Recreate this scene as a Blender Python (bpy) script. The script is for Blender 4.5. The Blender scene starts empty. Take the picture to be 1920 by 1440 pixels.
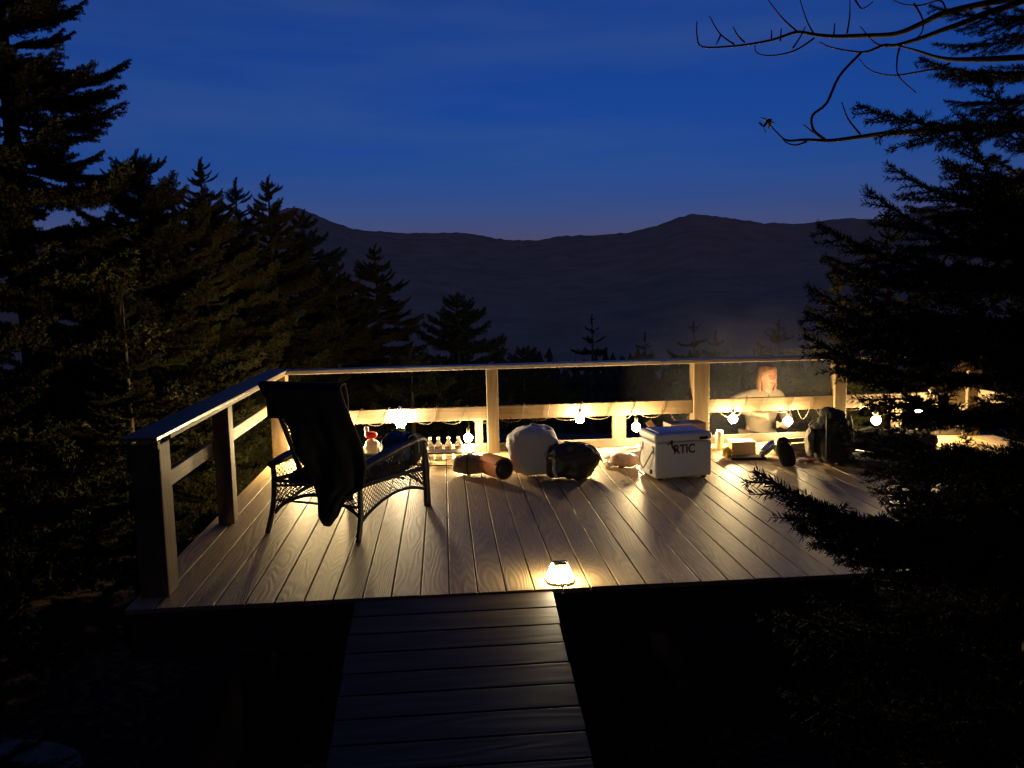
import bpy, bmesh, math, random
import numpy as np
from mathutils import Vector, Matrix, Euler, noise

S = bpy.context.scene
COL = S.collection
R = math.radians
random.seed(11)

# ------------------------------------------------------------------ camera
cam_d = bpy.data.cameras.new('camera')
cam = bpy.data.objects.new('camera', cam_d)
COL.objects.link(cam)
S.camera = cam
cam_d.sensor_width = 36.0
cam_d.lens = 1551.9 * 36.0 / 1920.0
cam_d.clip_start = 0.05
cam_d.clip_end = 20000
cr = Vector((0.9963482, -0.08292696, -0.02033199))
cu = Vector((0.02968879, 0.11320946, 0.99312748))
cd = Vector((0.08005527, 0.99010441, -0.11525804))
CAM = Vector((1.17498, -4.05620, 1.53222))
m = Matrix.Identity(4)
for i in range(3):
    m[i][0] = cr[i]; m[i][1] = cu[i]; m[i][2] = -cd[i]; m[i][3] = CAM[i]
cam.matrix_world = m

# ------------------------------------------------------------------ sky: dusk
world = bpy.data.worlds.new('World')
S.world = world
world.use_nodes = True
wt = world.node_tree
wt.nodes.clear()
wo = wt.nodes.new('ShaderNodeOutputWorld')
wb = wt.nodes.new('ShaderNodeBackground')
sk = wt.nodes.new('ShaderNodeTexSky')
sk.sky_type = 'NISHITA'
sk.sun_disc = False
sk.sun_elevation = R(2.5)
sk.sun_rotation = R(188)
sk.altitude = 600
sk.ozone_density = 6.0
SKY_STRENGTH = 0.15
SKY_TINT = (2.2, 0.66, 1.0)
tc = wt.nodes.new('ShaderNodeTexCoord')
mp = wt.nodes.new('ShaderNodeMapping')
mp.inputs['Scale'].default_value = (1.2, 1.2, 9.0)
mp.inputs['Rotation'].default_value = (0.06, 0.1, 0)
nz = wt.nodes.new('ShaderNodeTexNoise')
nz.inputs['Scale'].default_value = 1.6
nz.inputs['Detail'].default_value = 5
nz.inputs['Roughness'].default_value = 0.55
rp = wt.nodes.new('ShaderNodeValToRGB')
rp.color_ramp.elements[0].position = 0.42
rp.color_ramp.elements[0].color = (0, 0, 0, 1)
rp.color_ramp.elements[1].position = 0.75
rp.color_ramp.elements[1].color = (1, 1, 1, 1)
tint = wt.nodes.new('ShaderNodeMix'); tint.data_type = 'RGBA'; tint.blend_type = 'MULTIPLY'
tint.inputs[0].default_value = 1.0
tint.inputs[7].default_value = (*SKY_TINT, 1)
cl = wt.nodes.new('ShaderNodeMix'); cl.data_type = 'RGBA'; cl.blend_type = 'MIX'
cl.inputs[7].default_value = (0.34, 0.62, 1.65, 1)
cf = wt.nodes.new('ShaderNodeMath'); cf.operation = 'MULTIPLY'; cf.inputs[1].default_value = 0.4
wt.links.new(tc.outputs['Generated'], mp.inputs['Vector'])
wt.links.new(mp.outputs['Vector'], nz.inputs['Vector'])
wt.links.new(nz.outputs['Fac'], rp.inputs['Fac'])
wt.links.new(rp.outputs['Color'], cf.inputs[0])
wt.links.new(sk.outputs['Color'], tint.inputs[6])
wt.links.new(tint.outputs[2], cl.inputs[6])
wt.links.new(cf.outputs[0], cl.inputs[0])
wt.links.new(cl.outputs[2], wb.inputs['Color'])
wb.inputs['Strength'].default_value = SKY_STRENGTH
wt.links.new(wb.outputs['Background'], wo.inputs['Surface'])

S.view_settings.view_transform = 'Standard'
S.view_settings.look = 'None'
S.view_settings.exposure = 0.0
S.view_settings.gamma = 1.0
S.view_settings.use_curve_mapping = False
S.render.engine = 'CYCLES'
S.cycles.use_denoising = True
S.cycles.max_bounces = 6
S.cycles.diffuse_bounces = 3
S.cycles.glossy_bounces = 3
S.cycles.transmission_bounces = 6
S.cycles.sample_clamp_indirect = 6.0
S.cycles.caustics_reflective = False
S.cycles.caustics_refractive = False

BULB_RADIANCE = 1100.0
LAMP_RADIANCE = 120.0

# ------------------------------------------------------------------ materials
def mat(name, col, rough=0.6, metal=0.0, bump=0.0, bscale=40, var=0.0, vscale=8, spec=0.5, sheen=0.0, trans=0.0, stretch=None, emis=None, estr=0.0):
    mt = bpy.data.materials.new(name); mt.use_nodes = True
    nt = mt.node_tree; b = nt.nodes['Principled BSDF']
    b.inputs['Base Color'].default_value = (*col, 1)
    b.inputs['Roughness'].default_value = rough
    b.inputs['Metallic'].default_value = metal
    b.inputs['Specular IOR Level'].default_value = spec
    b.inputs['Transmission Weight'].default_value = trans
    if sheen: b.inputs['Sheen Weight'].default_value = sheen
    if emis:
        b.inputs['Emission Color'].default_value = (*emis, 1)
        b.inputs['Emission Strength'].default_value = estr
    if bump or var:
        t = nt.nodes.new('ShaderNodeTexCoord'); mp = nt.nodes.new('ShaderNodeMapping')
        if stretch: mp.inputs['Scale'].default_value = stretch
        nt.links.new(t.outputs['Object'], mp.inputs['Vector'])
    if bump:
        n = nt.nodes.new('ShaderNodeTexNoise'); n.inputs['Scale'].default_value = bscale
        n.inputs['Detail'].default_value = 4
        bp = nt.nodes.new('ShaderNodeBump'); bp.inputs['Strength'].default_value = bump
        bp.inputs['Distance'].default_value = 0.01
        nt.links.new(mp.outputs['Vector'], n.inputs['Vector'])
        nt.links.new(n.outputs['Fac'], bp.inputs['Height'])
        nt.links.new(bp.outputs['Normal'], b.inputs['Normal'])
    if var:
        n = nt.nodes.new('ShaderNodeTexNoise'); n.inputs['Scale'].default_value = vscale
        n.inputs['Detail'].default_value = 5
        r = nt.nodes.new('ShaderNodeValToRGB')
        r.color_ramp.elements[0].position = 0.3; r.color_ramp.elements[1].position = 0.7
        r.color_ramp.elements[0].color = (*[c * (1 - var) for c in col], 1)
        r.color_ramp.elements[1].color = (*[min(1, c * (1 + var)) for c in col], 1)
        nt.links.new(mp.outputs['Vector'], n.inputs['Vector'])
        nt.links.new(n.outputs['Fac'], r.inputs['Fac'])
        nt.links.new(r.outputs['Color'], b.inputs['Base Color'])
    return mt

def wood_mat(name, col, rough, contrast, freq, bump, sx=0.5, sy=5.0, knots=True, spec=0.4):
    """grain runs along local X: contour lines of a noise field stretched along X"""
    mt = bpy.data.materials.new(name); mt.use_nodes = True
    nt = mt.node_tree; N = nt.nodes; Lk = nt.links; b = N['Principled BSDF']
    t = N.new('ShaderNodeTexCoord'); oi = N.new('ShaderNodeObjectInfo')
    off = N.new('ShaderNodeVectorMath'); off.operation = 'SCALE'; off.inputs[0].default_value = (37.0, 91.0, 53.0)
    Lk.new(oi.outputs['Random'], off.inputs['Scale'])
    ad = N.new('ShaderNodeVectorMath'); ad.operation = 'ADD'
    Lk.new(t.outputs['Object'], ad.inputs[0]); Lk.new(off.outputs[0], ad.inputs[1])
    mp = N.new('ShaderNodeMapping'); mp.inputs['Scale'].default_value = (sx, sy, sy)
    Lk.new(ad.outputs[0], mp.inputs['Vector'])
    n = N.new('ShaderNodeTexNoise'); n.inputs['Scale'].default_value = 1.6; n.inputs['Detail'].default_value = 1.2
    n.inputs['Roughness'].default_value = 0.45
    Lk.new(mp.outputs[0], n.inputs['Vector'])
    mu = N.new('ShaderNodeMath'); mu.operation = 'MULTIPLY'; mu.inputs[1].default_value = freq
    Lk.new(n.outputs['Fac'], mu.inputs[0])
    sn = N.new('ShaderNodeMath'); sn.operation = 'SINE'; Lk.new(mu.outputs[0], sn.inputs[0])
    mr = N.new('ShaderNodeMapRange'); mr.inputs['From Min'].default_value = -1; mr.inputs['From Max'].default_value = 1
    Lk.new(sn.outputs[0], mr.inputs['Value'])
    # fine fibre + blotches
    mp2 = N.new('ShaderNodeMapping'); mp2.inputs['Scale'].default_value = (6, 160, 160)
    Lk.new(ad.outputs[0], mp2.inputs['Vector'])
    n2 = N.new('ShaderNodeTexNoise'); n2.inputs['Scale'].default_value = 1.0; n2.inputs['Detail'].default_value = 3
    Lk.new(mp2.outputs[0], n2.inputs['Vector'])
    n3 = N.new('ShaderNodeTexNoise'); n3.inputs['Scale'].default_value = 3.0; n3.inputs['Detail'].default_value = 4
    Lk.new(ad.outputs[0], n3.inputs['Vector'])
    m1 = N.new('ShaderNodeMath'); m1.operation = 'MULTIPLY_ADD'; m1.inputs[1].default_value = 0.5; m1.inputs[2].default_value = 0.0
    Lk.new(mr.outputs[0], m1.inputs[0])
    m2 = N.new('ShaderNodeMath'); m2.operation = 'MULTIPLY_ADD'; m2.inputs[1].default_value = 0.35
    Lk.new(n2.outputs['Fac'], m2.inputs[0]); Lk.new(m1.outputs[0], m2.inputs[2])
    m3 = N.new('ShaderNodeMath'); m3.operation = 'MULTIPLY_ADD'; m3.inputs[1].default_value = 0.4
    Lk.new(n3.outputs['Fac'], m3.inputs[0]); Lk.new(m2.outputs[0], m3.inputs[2])
    r = N.new('ShaderNodeValToRGB')
    r.color_ramp.elements[0].position = 0.25; r.color_ramp.elements[1].position = 0.95
    r.color_ramp.elements[0].color = (*[c * (1 - contrast) for c in col], 1)
    r.color_ramp.elements[1].color = (*[min(1, c * (1 + contrast * .6)) for c in col], 1)
    Lk.new(m3.outputs[0], r.inputs['Fac'])
    last = r.outputs['Color']
    if knots:
        v = N.new('ShaderNodeTexVoronoi'); mp3 = N.new('ShaderNodeMapping'); mp3.inputs['Scale'].default_value = (2.2, 5, 5)
        Lk.new(ad.outputs[0], mp3.inputs['Vector']); Lk.new(mp3.outputs[0], v.inputs['Vector'])
        v.inputs['Scale'].default_value = 1.0
        kr = N.new('ShaderNodeMapRange'); kr.inputs['From Min'].default_value = 0.06; kr.inputs['From Max'].default_value = 0.13
        kr.inputs['To Min'].default_value = 0.55; kr.inputs['To Max'].default_value = 0.0
        Lk.new(v.outputs['Distance'], kr.inputs['Value'])
        kx = N.new('ShaderNodeMix'); kx.data_type = 'RGBA'
        kx.inputs[7].default_value = (col[0] * .35, col[1] * .25, col[2] * .2, 1)
        Lk.new(kr.outputs[0], kx.inputs[0]); Lk.new(last, kx.inputs[6]); last = kx.outputs[2]
    # each piece of timber has its own tone
    rv = N.new('ShaderNodeMapRange'); rv.inputs['To Min'].default_value = 0.78; rv.inputs['To Max'].default_value = 1.16
    Lk.new(oi.outputs['Random'], rv.inputs['Value'])
    tm = N.new('ShaderNodeVectorMath'); tm.operation = 'SCALE'
    Lk.new(last, tm.inputs[0]); Lk.new(rv.outputs[0], tm.inputs['Scale'])
    Lk.new(tm.outputs[0], b.inputs['Base Color'])
    b.inputs['Roughness'].default_value = rough
    b.inputs['Specular IOR Level'].default_value = spec
    bp = N.new('ShaderNodeBump'); bp.inputs['Strength'].default_value = bump; bp.inputs['Distance'].default_value = 0.002
    Lk.new(m2.outputs[0], bp.inputs['Height']); Lk.new(bp.outputs[0], b.inputs['Normal'])
    return mt

M = {}
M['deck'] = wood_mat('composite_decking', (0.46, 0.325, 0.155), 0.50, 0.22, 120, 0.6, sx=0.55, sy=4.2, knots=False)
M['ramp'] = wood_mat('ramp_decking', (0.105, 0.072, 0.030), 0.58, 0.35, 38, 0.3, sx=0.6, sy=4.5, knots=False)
M['pine'] = wood_mat('pressure_treated_pine', (0.18, 0.131, 0.079), 0.65, 0.22, 45, 0.25, sx=0.35, sy=5.0)
M['cap'] = wood_mat('rail_cap', (0.20, 0.17, 0.15), 0.33, 0.2, 45, 0.12, sx=0.35, sy=5.0, spec=0.7)
M['darkwood'] = wood_mat('weathered_framing', (0.07, 0.055, 0.042), 0.85, 0.3, 40, 0.4)
M['bark'] = mat('spruce_bark', (0.07, 0.05, 0.038), 0.9, bump=0.8, bscale=60, var=0.35, vscale=20, stretch=(1, 1, .25))
M['twig'] = mat('bare_twig_bark', (0.075, 0.055, 0.045), 0.85, var=0.2)
M['wicker'] = mat('black_resin_wicker', (0.018, 0.015, 0.013), 0.5)
M['blackcloth'] = mat('black_wool', (0.010, 0.010, 0.012), 0.95, bump=0.4, bscale=120)
M['metal_black'] = mat('black_metal', (0.02, 0.02, 0.02), 0.4, metal=0.3)

def needle_mat(name, c):
    mt = bpy.data.materials.new(name); mt.use_nodes = True
    nt = mt.node_tree; b = nt.nodes['Principled BSDF']
    g = nt.nodes.new('ShaderNodeNewGeometry'); n = nt.nodes.new('ShaderNodeTexNoise')
    n.inputs['Scale'].default_value = 3.0
    tcn = nt.nodes.new('ShaderNodeTexCoord'); nt.links.new(tcn.outputs['Object'], n.inputs['Vector'])
    r = nt.nodes.new('ShaderNodeValToRGB')
    r.color_ramp.elements[0].color = (c[0] * .6, c[1] * .6, c[2] * .6, 1); r.color_ramp.elements[0].position = .3
    r.color_ramp.elements[1].color = (c[0] * 1.5, c[1] * 1.35, c[2] * 1.1, 1); r.color_ramp.elements[1].position = .7
    nt.links.new(n.outputs['Fac'], r.inputs['Fac']); nt.links.new(r.outputs['Color'], b.inputs['Base Color'])
    b.inputs['Roughness'].default_value = 0.8
    b.inputs['Specular IOR Level'].default_value = 0.15
    return mt
M['needle'] = needle_mat('spruce_needles', (0.040, 0.042, 0.016))
M['needle_dark'] = needle_mat('dark_spruce_needles', (0.035, 0.045, 0.02))

# ------------------------------------------------------------------ helpers
def setp(o, label=None, cat=None, group=None, kind=None):
    if label: o['label'] = label
    if cat: o['category'] = cat
    if group: o['group'] = group
    if kind: o['kind'] = kind
    return o

def empty(name, loc, rz=0.0, label=None, cat=None, group=None):
    o = bpy.data.objects.new(name, None); COL.objects.link(o)
    o.empty_display_size = 0.1
    o.location = loc; o.rotation_euler = (0, 0, rz)
    return setp(o, label, cat, group)

def mesh_from(name, V, F, smooth=False, mats=(), midx=None):
    me = bpy.data.meshes.new(name)
    me.from_pydata([tuple(v) for v in V], [], [tuple(f) for f in F])
    for mm in mats: me.materials.append(mm)
    if midx is not None: me.polygons.foreach_set('material_index', midx)
    if smooth: me.polygons.foreach_set('use_smooth', [True] * len(me.polygons))
    me.update()
    return me

def link(name, me, parent=None, loc=(0, 0, 0), rot=None, world=False, mt=None):
    o = bpy.data.objects.new(name, me); COL.objects.link(o)
    if mt: 
        if len(me.materials) == 0: me.materials.append(mt)
    loc = Vector(loc)
    if parent is not None:
        o.parent = parent
        if world: loc = loc - parent.location
    o.location = loc
    if rot is not None:
        if isinstance(rot, Matrix): o.rotation_euler = rot.to_euler()
        else: o.rotation_euler = rot
    return o

def bevel(o, w=0.004, seg=2):
    b = o.modifiers.new('bevel', 'BEVEL'); b.width = w; b.segments = seg; b.limit_method = 'ANGLE'
    return o

class MB:
    def __init__(s): s.V = []; s.F = []; s.sm = []
    def add(s, V, F, smooth=False):
        n = len(s.V); s.V += [tuple(v) for v in V]; s.F += [tuple(i + n for i in f) for f in F]; s.sm += [smooth] * len(F)
        return s
    def box(s, c, d, rot=None):
        x, y, z = d[0] / 2, d[1] / 2, d[2] / 2
        V = [Vector(p) for p in [(-x, -y, -z), (x, -y, -z), (x, y, -z), (-x, y, -z), (-x, -y, z), (x, -y, z), (x, y, z), (-x, y, z)]]
        if rot is not None:
            mm = rot if isinstance(rot, Matrix) else Euler(rot).to_matrix()
            V = [mm @ v for v in V]
        V = [v + Vector(c) for v in V]
        return s.add(V, [(0, 3, 2, 1), (4, 5, 6, 7), (0, 1, 5, 4), (1, 2, 6, 5), (2, 3, 7, 6), (3, 0, 4, 7)])
    def tube(s, pts, r, n=8, cap=True, closed=False):
        pts = [Vector(p) for p in pts]; k = len(pts)
        rr = r if isinstance(r, (list, tuple)) else [r] * k
        V = []; F = []
        up = None
        for i, p in enumerate(pts):
            if closed: t = pts[(i + 1) % k] - pts[i - 1]
            else: t = pts[min(i + 1, k - 1)] - pts[max(i - 1, 0)]
            if t.length < 1e-9: t = Vector((0, 0, 1))
            t.normalize()
            if up is None:
                up = Vector((0, 0, 1)) if abs(t.z) < .9 else Vector((1, 0, 0))
            a = up - t * up.dot(t)
            if a.length < 1e-6: a = t.orthogonal()
            a.normalize(); up = a
            b = t.cross(a)
            for j in range(n):
                th = 2 * math.pi * j / n
                V.append(p + (a * math.cos(th) + b * math.sin(th)) * rr[i])
        m_ = k if closed else k - 1
        for i in range(m_):
            for j in range(n):
                a0 = i * n + j; a1 = i * n + (j + 1) % n; b0 = ((i + 1) % k) * n + j; b1 = ((i + 1) % k) * n + (j + 1) % n
                F.append((a0, a1, b1, b0))
        if cap and not closed:
            F.append(tuple(range(n - 1, -1, -1))); F.append(tuple((k - 1) * n + j for j in range(n)))
        return s.add(V, F, True)
    def lathe(s, prof, c=(0, 0, 0), n=20, axis=None):
        V = []; F = []; c = Vector(c); k = len(prof)
        q = Vector((0, 0, 1)).rotation_difference(Vector(axis)).to_matrix() if axis is not None else Matrix.Identity(3)
        for (r, z) in prof:
            for j in range(n):
                th = 2 * math.pi * j / n
                V.append(c + q @ Vector((r * math.cos(th), r * math.sin(th), z)))
        for i in range(k - 1):
            for j in range(n):
                F.append((i * n + j, i * n + (j + 1) % n, (i + 1) * n + (j + 1) % n, (i + 1) * n + j))
        F.append(tuple(range(n - 1, -1, -1))); F.append(tuple((k - 1) * n + j for j in range(n)))
        return s.add(V, F, True)
    def blob(s, c, rad, e=1.0, nf=0.0, ns=6.0, rot=None, nu=36, nv=20, seed=0, flat=None, fold=0.0):
        """superellipsoid with lumps and creases"""
        c = Vector(c); V = []; F = []
        mm = Euler(rot).to_matrix() if rot is not None else Matrix.Identity(3)
        sg = lambda a, p: math.copysign(abs(a) ** p, a)
        for i in range(nv + 1):
            ph = -math.pi / 2 + math.pi * i / nv
            for j in range(nu):
                th = 2 * math.pi * j / nu
                p = Vector((sg(math.cos(ph), e) * sg(math.cos(th), e), sg(math.cos(ph), e) * sg(math.sin(th), e), sg(math.sin(ph), e)))
                q = Vector((p.x * rad[0], p.y * rad[1], p.z * rad[2]))
                d = noise.noise(q * ns + Vector((seed * 7.1, 3.3, 1.7))) * nf
                if fold: d -= fold * abs(noise.noise(q * ns * 2.3 + Vector((seed, 9.3, 4.7)))) 
                q = q * (1 + d / max(1e-6, q.length))
                q = mm @ q
                if flat is not None and q.z < flat: q.z = flat
                V.append(c + q)
        for i in range(nv):
            for j in range(nu):
                F.append((i * nu + j, i * nu + (j + 1) % nu, (i + 1) * nu + (j + 1) % nu, (i + 1) * nu + j))
        return s.add(V, F, True)
    def prism(s, poly, y0, y1, tr=None):
        """poly in (x,z), extruded along y"""
        n = len(poly)
        V = [Vector((x, y0, z)) for x, z in poly] + [Vector((x, y1, z)) for x, z in poly]
        if tr: V = [tr @ v for v in V]
        F = [tuple(range(n)), tuple(range(2 * n - 1, n - 1, -1))] + [(i + n, (i + 1) % n + n, (i + 1) % n, i) for i in range(n)]
        return s.add(V, F)
    def mesh(s, name, mt=None):
        me = mesh_from(name, s.V, s.F)
        me.polygons.foreach_set('use_smooth', s.sm)
        if mt: me.materials.append(mt)
        me.update()
        return me
    def obj(s, name, mt, parent=None, loc=(0, 0, 0), rot=None, world=False):
        return link(name, s.mesh(name, mt), parent, loc, rot, world)

def beam(name, p0, p1, w, h, mt, parent, roll=0.0, bev=0.004, world=True):
    """timber with its grain along its length: w across, h up"""
    p0 = Vector(p0); p1 = Vector(p1); L = (p1 - p0).length; x = (p1 - p0).normalized()
    up = Vector((0, 0, 1)) if abs(x.z) < .95 else Vector((0, 1, 0))
    y = up.cross(x).normalized(); z = x.cross(y)
    rm = Matrix((x, y, z)).transposed() @ Matrix.Rotation(roll, 3, 'X')
    o = MB().box((0, 0, 0), (L, w, h)).obj(name, mt, parent, (p0 + p1) / 2, rm, world)
    return bevel(o, bev)

# ------------------------------------------------------------------ terrain
RIDGE = [(-60,.06),(-45,.065),(-31.56, 0.0679),(-26.59, 0.0591),(-20.95, 0.0656),(-14.72, 0.078),(-11.4, 0.0872),(-10.37, 0.0951),(-9.62, 0.0976),(-8.67, 0.0922),(-7.32, 0.0812),(-5.77, 0.0719),(-4.54, 0.0698),(-2.41, 0.067),(1.2, 0.0667),(2.65, 0.0631),(4.46, 0.0569),(6.64, 0.0555),(8.1, 0.0605),(10.63, 0.06),(12.79, 0.0621),(14.91, 0.0708),(16.14, 0.0786),(17.01, 0.0811),(18.73, 0.0769),(21.1, 0.0686),(23.74, 0.0648),(25.67, 0.068),(26.61, 0.069),(28.16, 0.0659),(29.96, 0.0699),(30.83, 0.0769),(31.69, 0.0782),(32.84, 0.0736),(34.25, 0.0655),(36.15, 0.0582),(40.66, 0.0594),(60,.06),(90,.05)]
ra = np.array([a for a, b in RIDGE]); rb = np.array([b for a, b in RIDGE])
def ridge_tan(deg):
    ws = 0; v = 0
    for k, w in ((-.5, .25), (0, .5), (.5, .25)):
        v += w * np.interp(deg + k * .5, ra, rb)
    return float(v)
def near_ground(x, y):
    """hillside around the deck"""
    z = -0.95 + 0.06 * math.sin(x * .9) + 0.05 * math.sin(y * 1.1 + x * .4)
    if y > 3.0: z += 0.30 * min(1, (y - 3.0) / 1.5) * math.exp(-((x - 4.5) / 3.0) ** 2)
    if y > 6: z -= 0.15 * (y - 6) + 0.0004 * (y - 6) ** 2
    if y < -2: z -= 0.10 * (-2 - y) 
    if x < -3: z += 0.04 * (-3 - x)
    z += 0.10 * noise.noise(Vector((x * .8, y * .8, 0))) + 0.035 * noise.noise(Vector((x * 3.1, y * 3.1, 4)))
    return z
def ground_z(x, y):
    dx, dy = x - CAM.x, y - CAM.y; d = math.hypot(dx, dy)
    zn = near_ground(x, y)
    if d < 60: return zn
    zmid = -9.5 - 0.16 * (d - 60)
    az = math.degrees(math.atan2(dx, dy))
    if d <= 900:
        k = min(1, (d - 60) / 40)
        zz = (1 - k) * max(zn, -40) + k * zmid
        return zz + noise.noise(Vector((x * .01, y * .01, 0))) * min(12, d * .03)
    z9 = -9.5 - 0.16 * 840
    top = 1.53 + ridge_tan(az) * 3600 + noise.noise(Vector((az * 3.1, 0, 3))) * 5 + noise.noise(Vector((az * 9, 0, 8))) * 3.5
    if d <= 3600:
        t = (d - 900) / 2700
        s_ = t ** 1.15
        z = z9 + (top - z9) * s_
        z += (noise.noise(Vector((x * .0016, y * .0016, 2))) * 30 + noise.noise(Vector((x * .006, y * .006, 5))) * 6) * math.sin(math.pi * t)
        return z
    return top - (d - 3600) * .25 + noise.noise(Vector((x * .002, y * .002, 7))) * 3 * min(1, (d - 3600) / 100)

def build_ground():
    na = 300
    rad = list(np.linspace(0.3, 12, 40)) + list(np.geomspace(12.6, 60, 22)) + list(np.geomspace(66, 900, 26)) + list(np.geomspace(960, 3600, 44)) + [3640, 3720, 3900, 4300, 5000, 7000, 12000]
    def az(i):   # finer where the picture looks
        t = i / na
        return 2 * math.pi * t
    azs = [math.radians(a) for a in np.concatenate([np.linspace(-42, 48, 300), np.linspace(51, 315, 60)])]
    V = [(CAM.x, CAM.y, ground_z(CAM.x, CAM.y))]; F = []
    k = len(azs)
    for r in rad:
        for a in azs:
            x = CAM.x + r * math.sin(a); y = CAM.y + r * math.cos(a)
            z = ground_z(x, y) if r < 4000 else -60.0 - (r - 4000) * .01
            V.append((x, y, z))
    for j in range(k): F.append((0, 1 + (j + 1) % k, 1 + j))
    for i in range(len(rad) - 1):
        for j in range(k):
            a = 1 + i * k + j; b = 1 + i * k + (j + 1) % k
            F.append((a, b, b + k, a + k))
    # split: rows beyond 900 m are the mountains
    nf = k + (40 + 22 + 26 - 1) * k
    gm = bpy.data.materials.new('forest_floor'); gm.use_nodes = True
    nt = gm.node_tree; b = nt.nodes['Principled BSDF']
    tcn = nt.nodes.new('ShaderNodeTexCoord')
    n1 = nt.nodes.new('ShaderNodeTexNoise'); n1.inputs['Scale'].default_value = 2.0; n1.inputs['Detail'].default_value = 8
    n2 = nt.nodes.new('ShaderNodeTexNoise'); n2.inputs['Scale'].default_value = 35; n2.inputs['Detail'].default_value = 5
    nt.links.new(tcn.outputs['Object'], n1.inputs['Vector']); nt.links.new(tcn.outputs['Object'], n2.inputs['Vector'])
    r1 = nt.nodes.new('ShaderNodeValToRGB')
    r1.color_ramp.elements[0].color = (.022, .020, .012, 1); r1.color_ramp.elements[0].position = .35
    r1.color_ramp.elements[1].color = (.075, .040, .022, 1); r1.color_ramp.elements[1].position = .7
    nt.links.new(n1.outputs['Fac'], r1.inputs['Fac']); nt.links.new(r1.outputs['Color'], b.inputs['Base Color'])
    bp = nt.nodes.new('ShaderNodeBump'); bp.inputs['Strength'].default_value = .8; bp.inputs['Distance'].default_value = .03
    nt.links.new(n2.outputs['Fac'], bp.inputs['Height']); nt.links.new(bp.outputs[0], b.inputs['Normal'])
    b.inputs['Roughness'].default_value = .95
    def sub(fs):
        used = sorted({i for f in fs for i in f}); mp_ = {o: n for n, o in enumerate(used)}
        return [V[i] for i in used], [tuple(mp_[i] for i in f) for f in fs]
    v, f = sub(F[:nf])
    g = link('ground', mesh_from('ground', v, f, True, [gm])); setp(g, kind='structure')
    mm = bpy.data.materials.new('wooded_mountain'); mm.use_nodes = True
    nt = mm.node_tree; b = nt.nodes['Principled BSDF']
    tcn = nt.nodes.new('ShaderNodeTexCoord')
    n1 = nt.nodes.new('ShaderNodeTexNoise'); n1.inputs['Scale'].default_value = .012; n1.inputs['Detail'].default_value = 10
    nt.links.new(tcn.outputs['Object'], n1.inputs['Vector'])
    r1 = nt.nodes.new('ShaderNodeValToRGB')
    r1.color_ramp.elements[0].color = MTN0; r1.color_ramp.elements[0].position = .35
    r1.color_ramp.elements[1].color = MTN1; r1.color_ramp.elements[1].position = .68
    nt.links.new(n1.outputs['Fac'], r1.inputs['Fac']); nt.links.new(r1.outputs['Color'], b.inputs['Base Color'])
    n2 = nt.nodes.new('ShaderNodeTexNoise'); n2.inputs['Scale'].default_value = .09; n2.inputs['Detail'].default_value = 4
    nt.links.new(tcn.outputs['Object'], n2.inputs['Vector'])
    bp = nt.nodes.new('ShaderNodeBump'); bp.inputs['Strength'].default_value = .25; bp.inputs['Distance'].default_value = 8
    nt.links.new(n2.outputs['Fac'], bp.inputs['Height']); nt.links.new(bp.outputs[0], b.inputs['Normal'])
    b.inputs['Roughness'].default_value = 1.0; b.inputs['Specular IOR Level'].default_value = 0.0
    v, f = sub(F[nf:])
    g = link('mountains', mesh_from('mountains', v, f, True, [mm])); setp(g, kind='structure')
MTN0 = (.38, .25, .13, 1); MTN1 = (.50, .33, .17, 1)
build_ground()

# ------------------------------------------------------------------ deck
deck = empty('wooden_deck', (3.0, 1.8, 0), 0, 'raised platform of brown grained decking boards holding the chair and camping gear', 'deck')
P = 0.145; B0 = 3.56
bm_board = MB().box((0, 0, 0), (B0 + .06, P - .0065, .026)).mesh('board', M['deck'])
for k in range(-3, 45):
    x = (k + .5) * P + 0.0023
    o = link('board', bm_board, deck, (x, (B0 + .06) / 2 , -.013 + random.uniform(-.0012, .0012)), (0, 0, R(90)), True)
    bevel(o, .0035, 2)
XL, XR = -3 * P, 45 * P
beam('rim_board', (XL + .03, .022, -.146), (XR - .03, .022, -.146), .038, .236, M['darkwood'], deck)
beam('rim_board', (XL + .03, B0 + .03, -.146), (XR - .03, B0 + .03, -.146), .038, .236, M['darkwood'], deck)
for x in (XL + .02, XR - .02):
    beam('rim_board', (x, .043, -.148), (x, B0 + .01, -.148), .038, .236, M['darkwood'], deck)
for i in range(1, 16):
    x = XL + (XR - XL) * i / 16
    beam('joist', (x, .043, -.13), (x, B0 + .01, -.13), .038, .2, M['darkwood'], deck, bev=.001)
for x in (0.1, 2.2, 4.3, 6.2):
    for y in (.35, 3.2):
        gz = near_ground(x, y) - .1
        beam('support_post', (x, y, gz), (x, y, -.23), .14, .14, M['darkwood'], deck)

# ------------------------------------------------------------------ railing
rail = empty('deck_railing', (3.0, 3.6, 0), 0, 'pale timber railing with flat cap around the back and left edges of the deck', 'railing')
def post(x0, x1, y0, y1, z1=.79, z0=-.0):
    w = x1 - x0; d = y1 - y0
    o = MB().box((0, 0, 0), (z1 - z0, d, w)).obj('post', M['pine'], rail, ((x0 + x1) / 2, (y0 + y1) / 2, (z0 + z1) / 2), Matrix.Rotation(R(90), 3, 'Y'), True)
    bevel(o, .005, 2)
post(-.405, -.259, .145, .305, z0=.002)
post(-.365, -.259, 1.48, 1.59, z0=.002)
post(-.412, -.262, 3.50, 3.65, z0=-.25)
post(1.553, 1.66, 3.545, 3.655, z0=-.25)
post(3.515, 3.665, 3.545, 3.695, z0=-.25)
post(4.90, 5.015, 3.545, 3.66, z0=-.25)
post(6.24, 6.38, 3.545, 3.69, z0=-.25)
post(6.27, 6.38, 1.9, 2.01, z0=.002)
post(6.24, 6.38, .2, .34, z0=.002)
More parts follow.
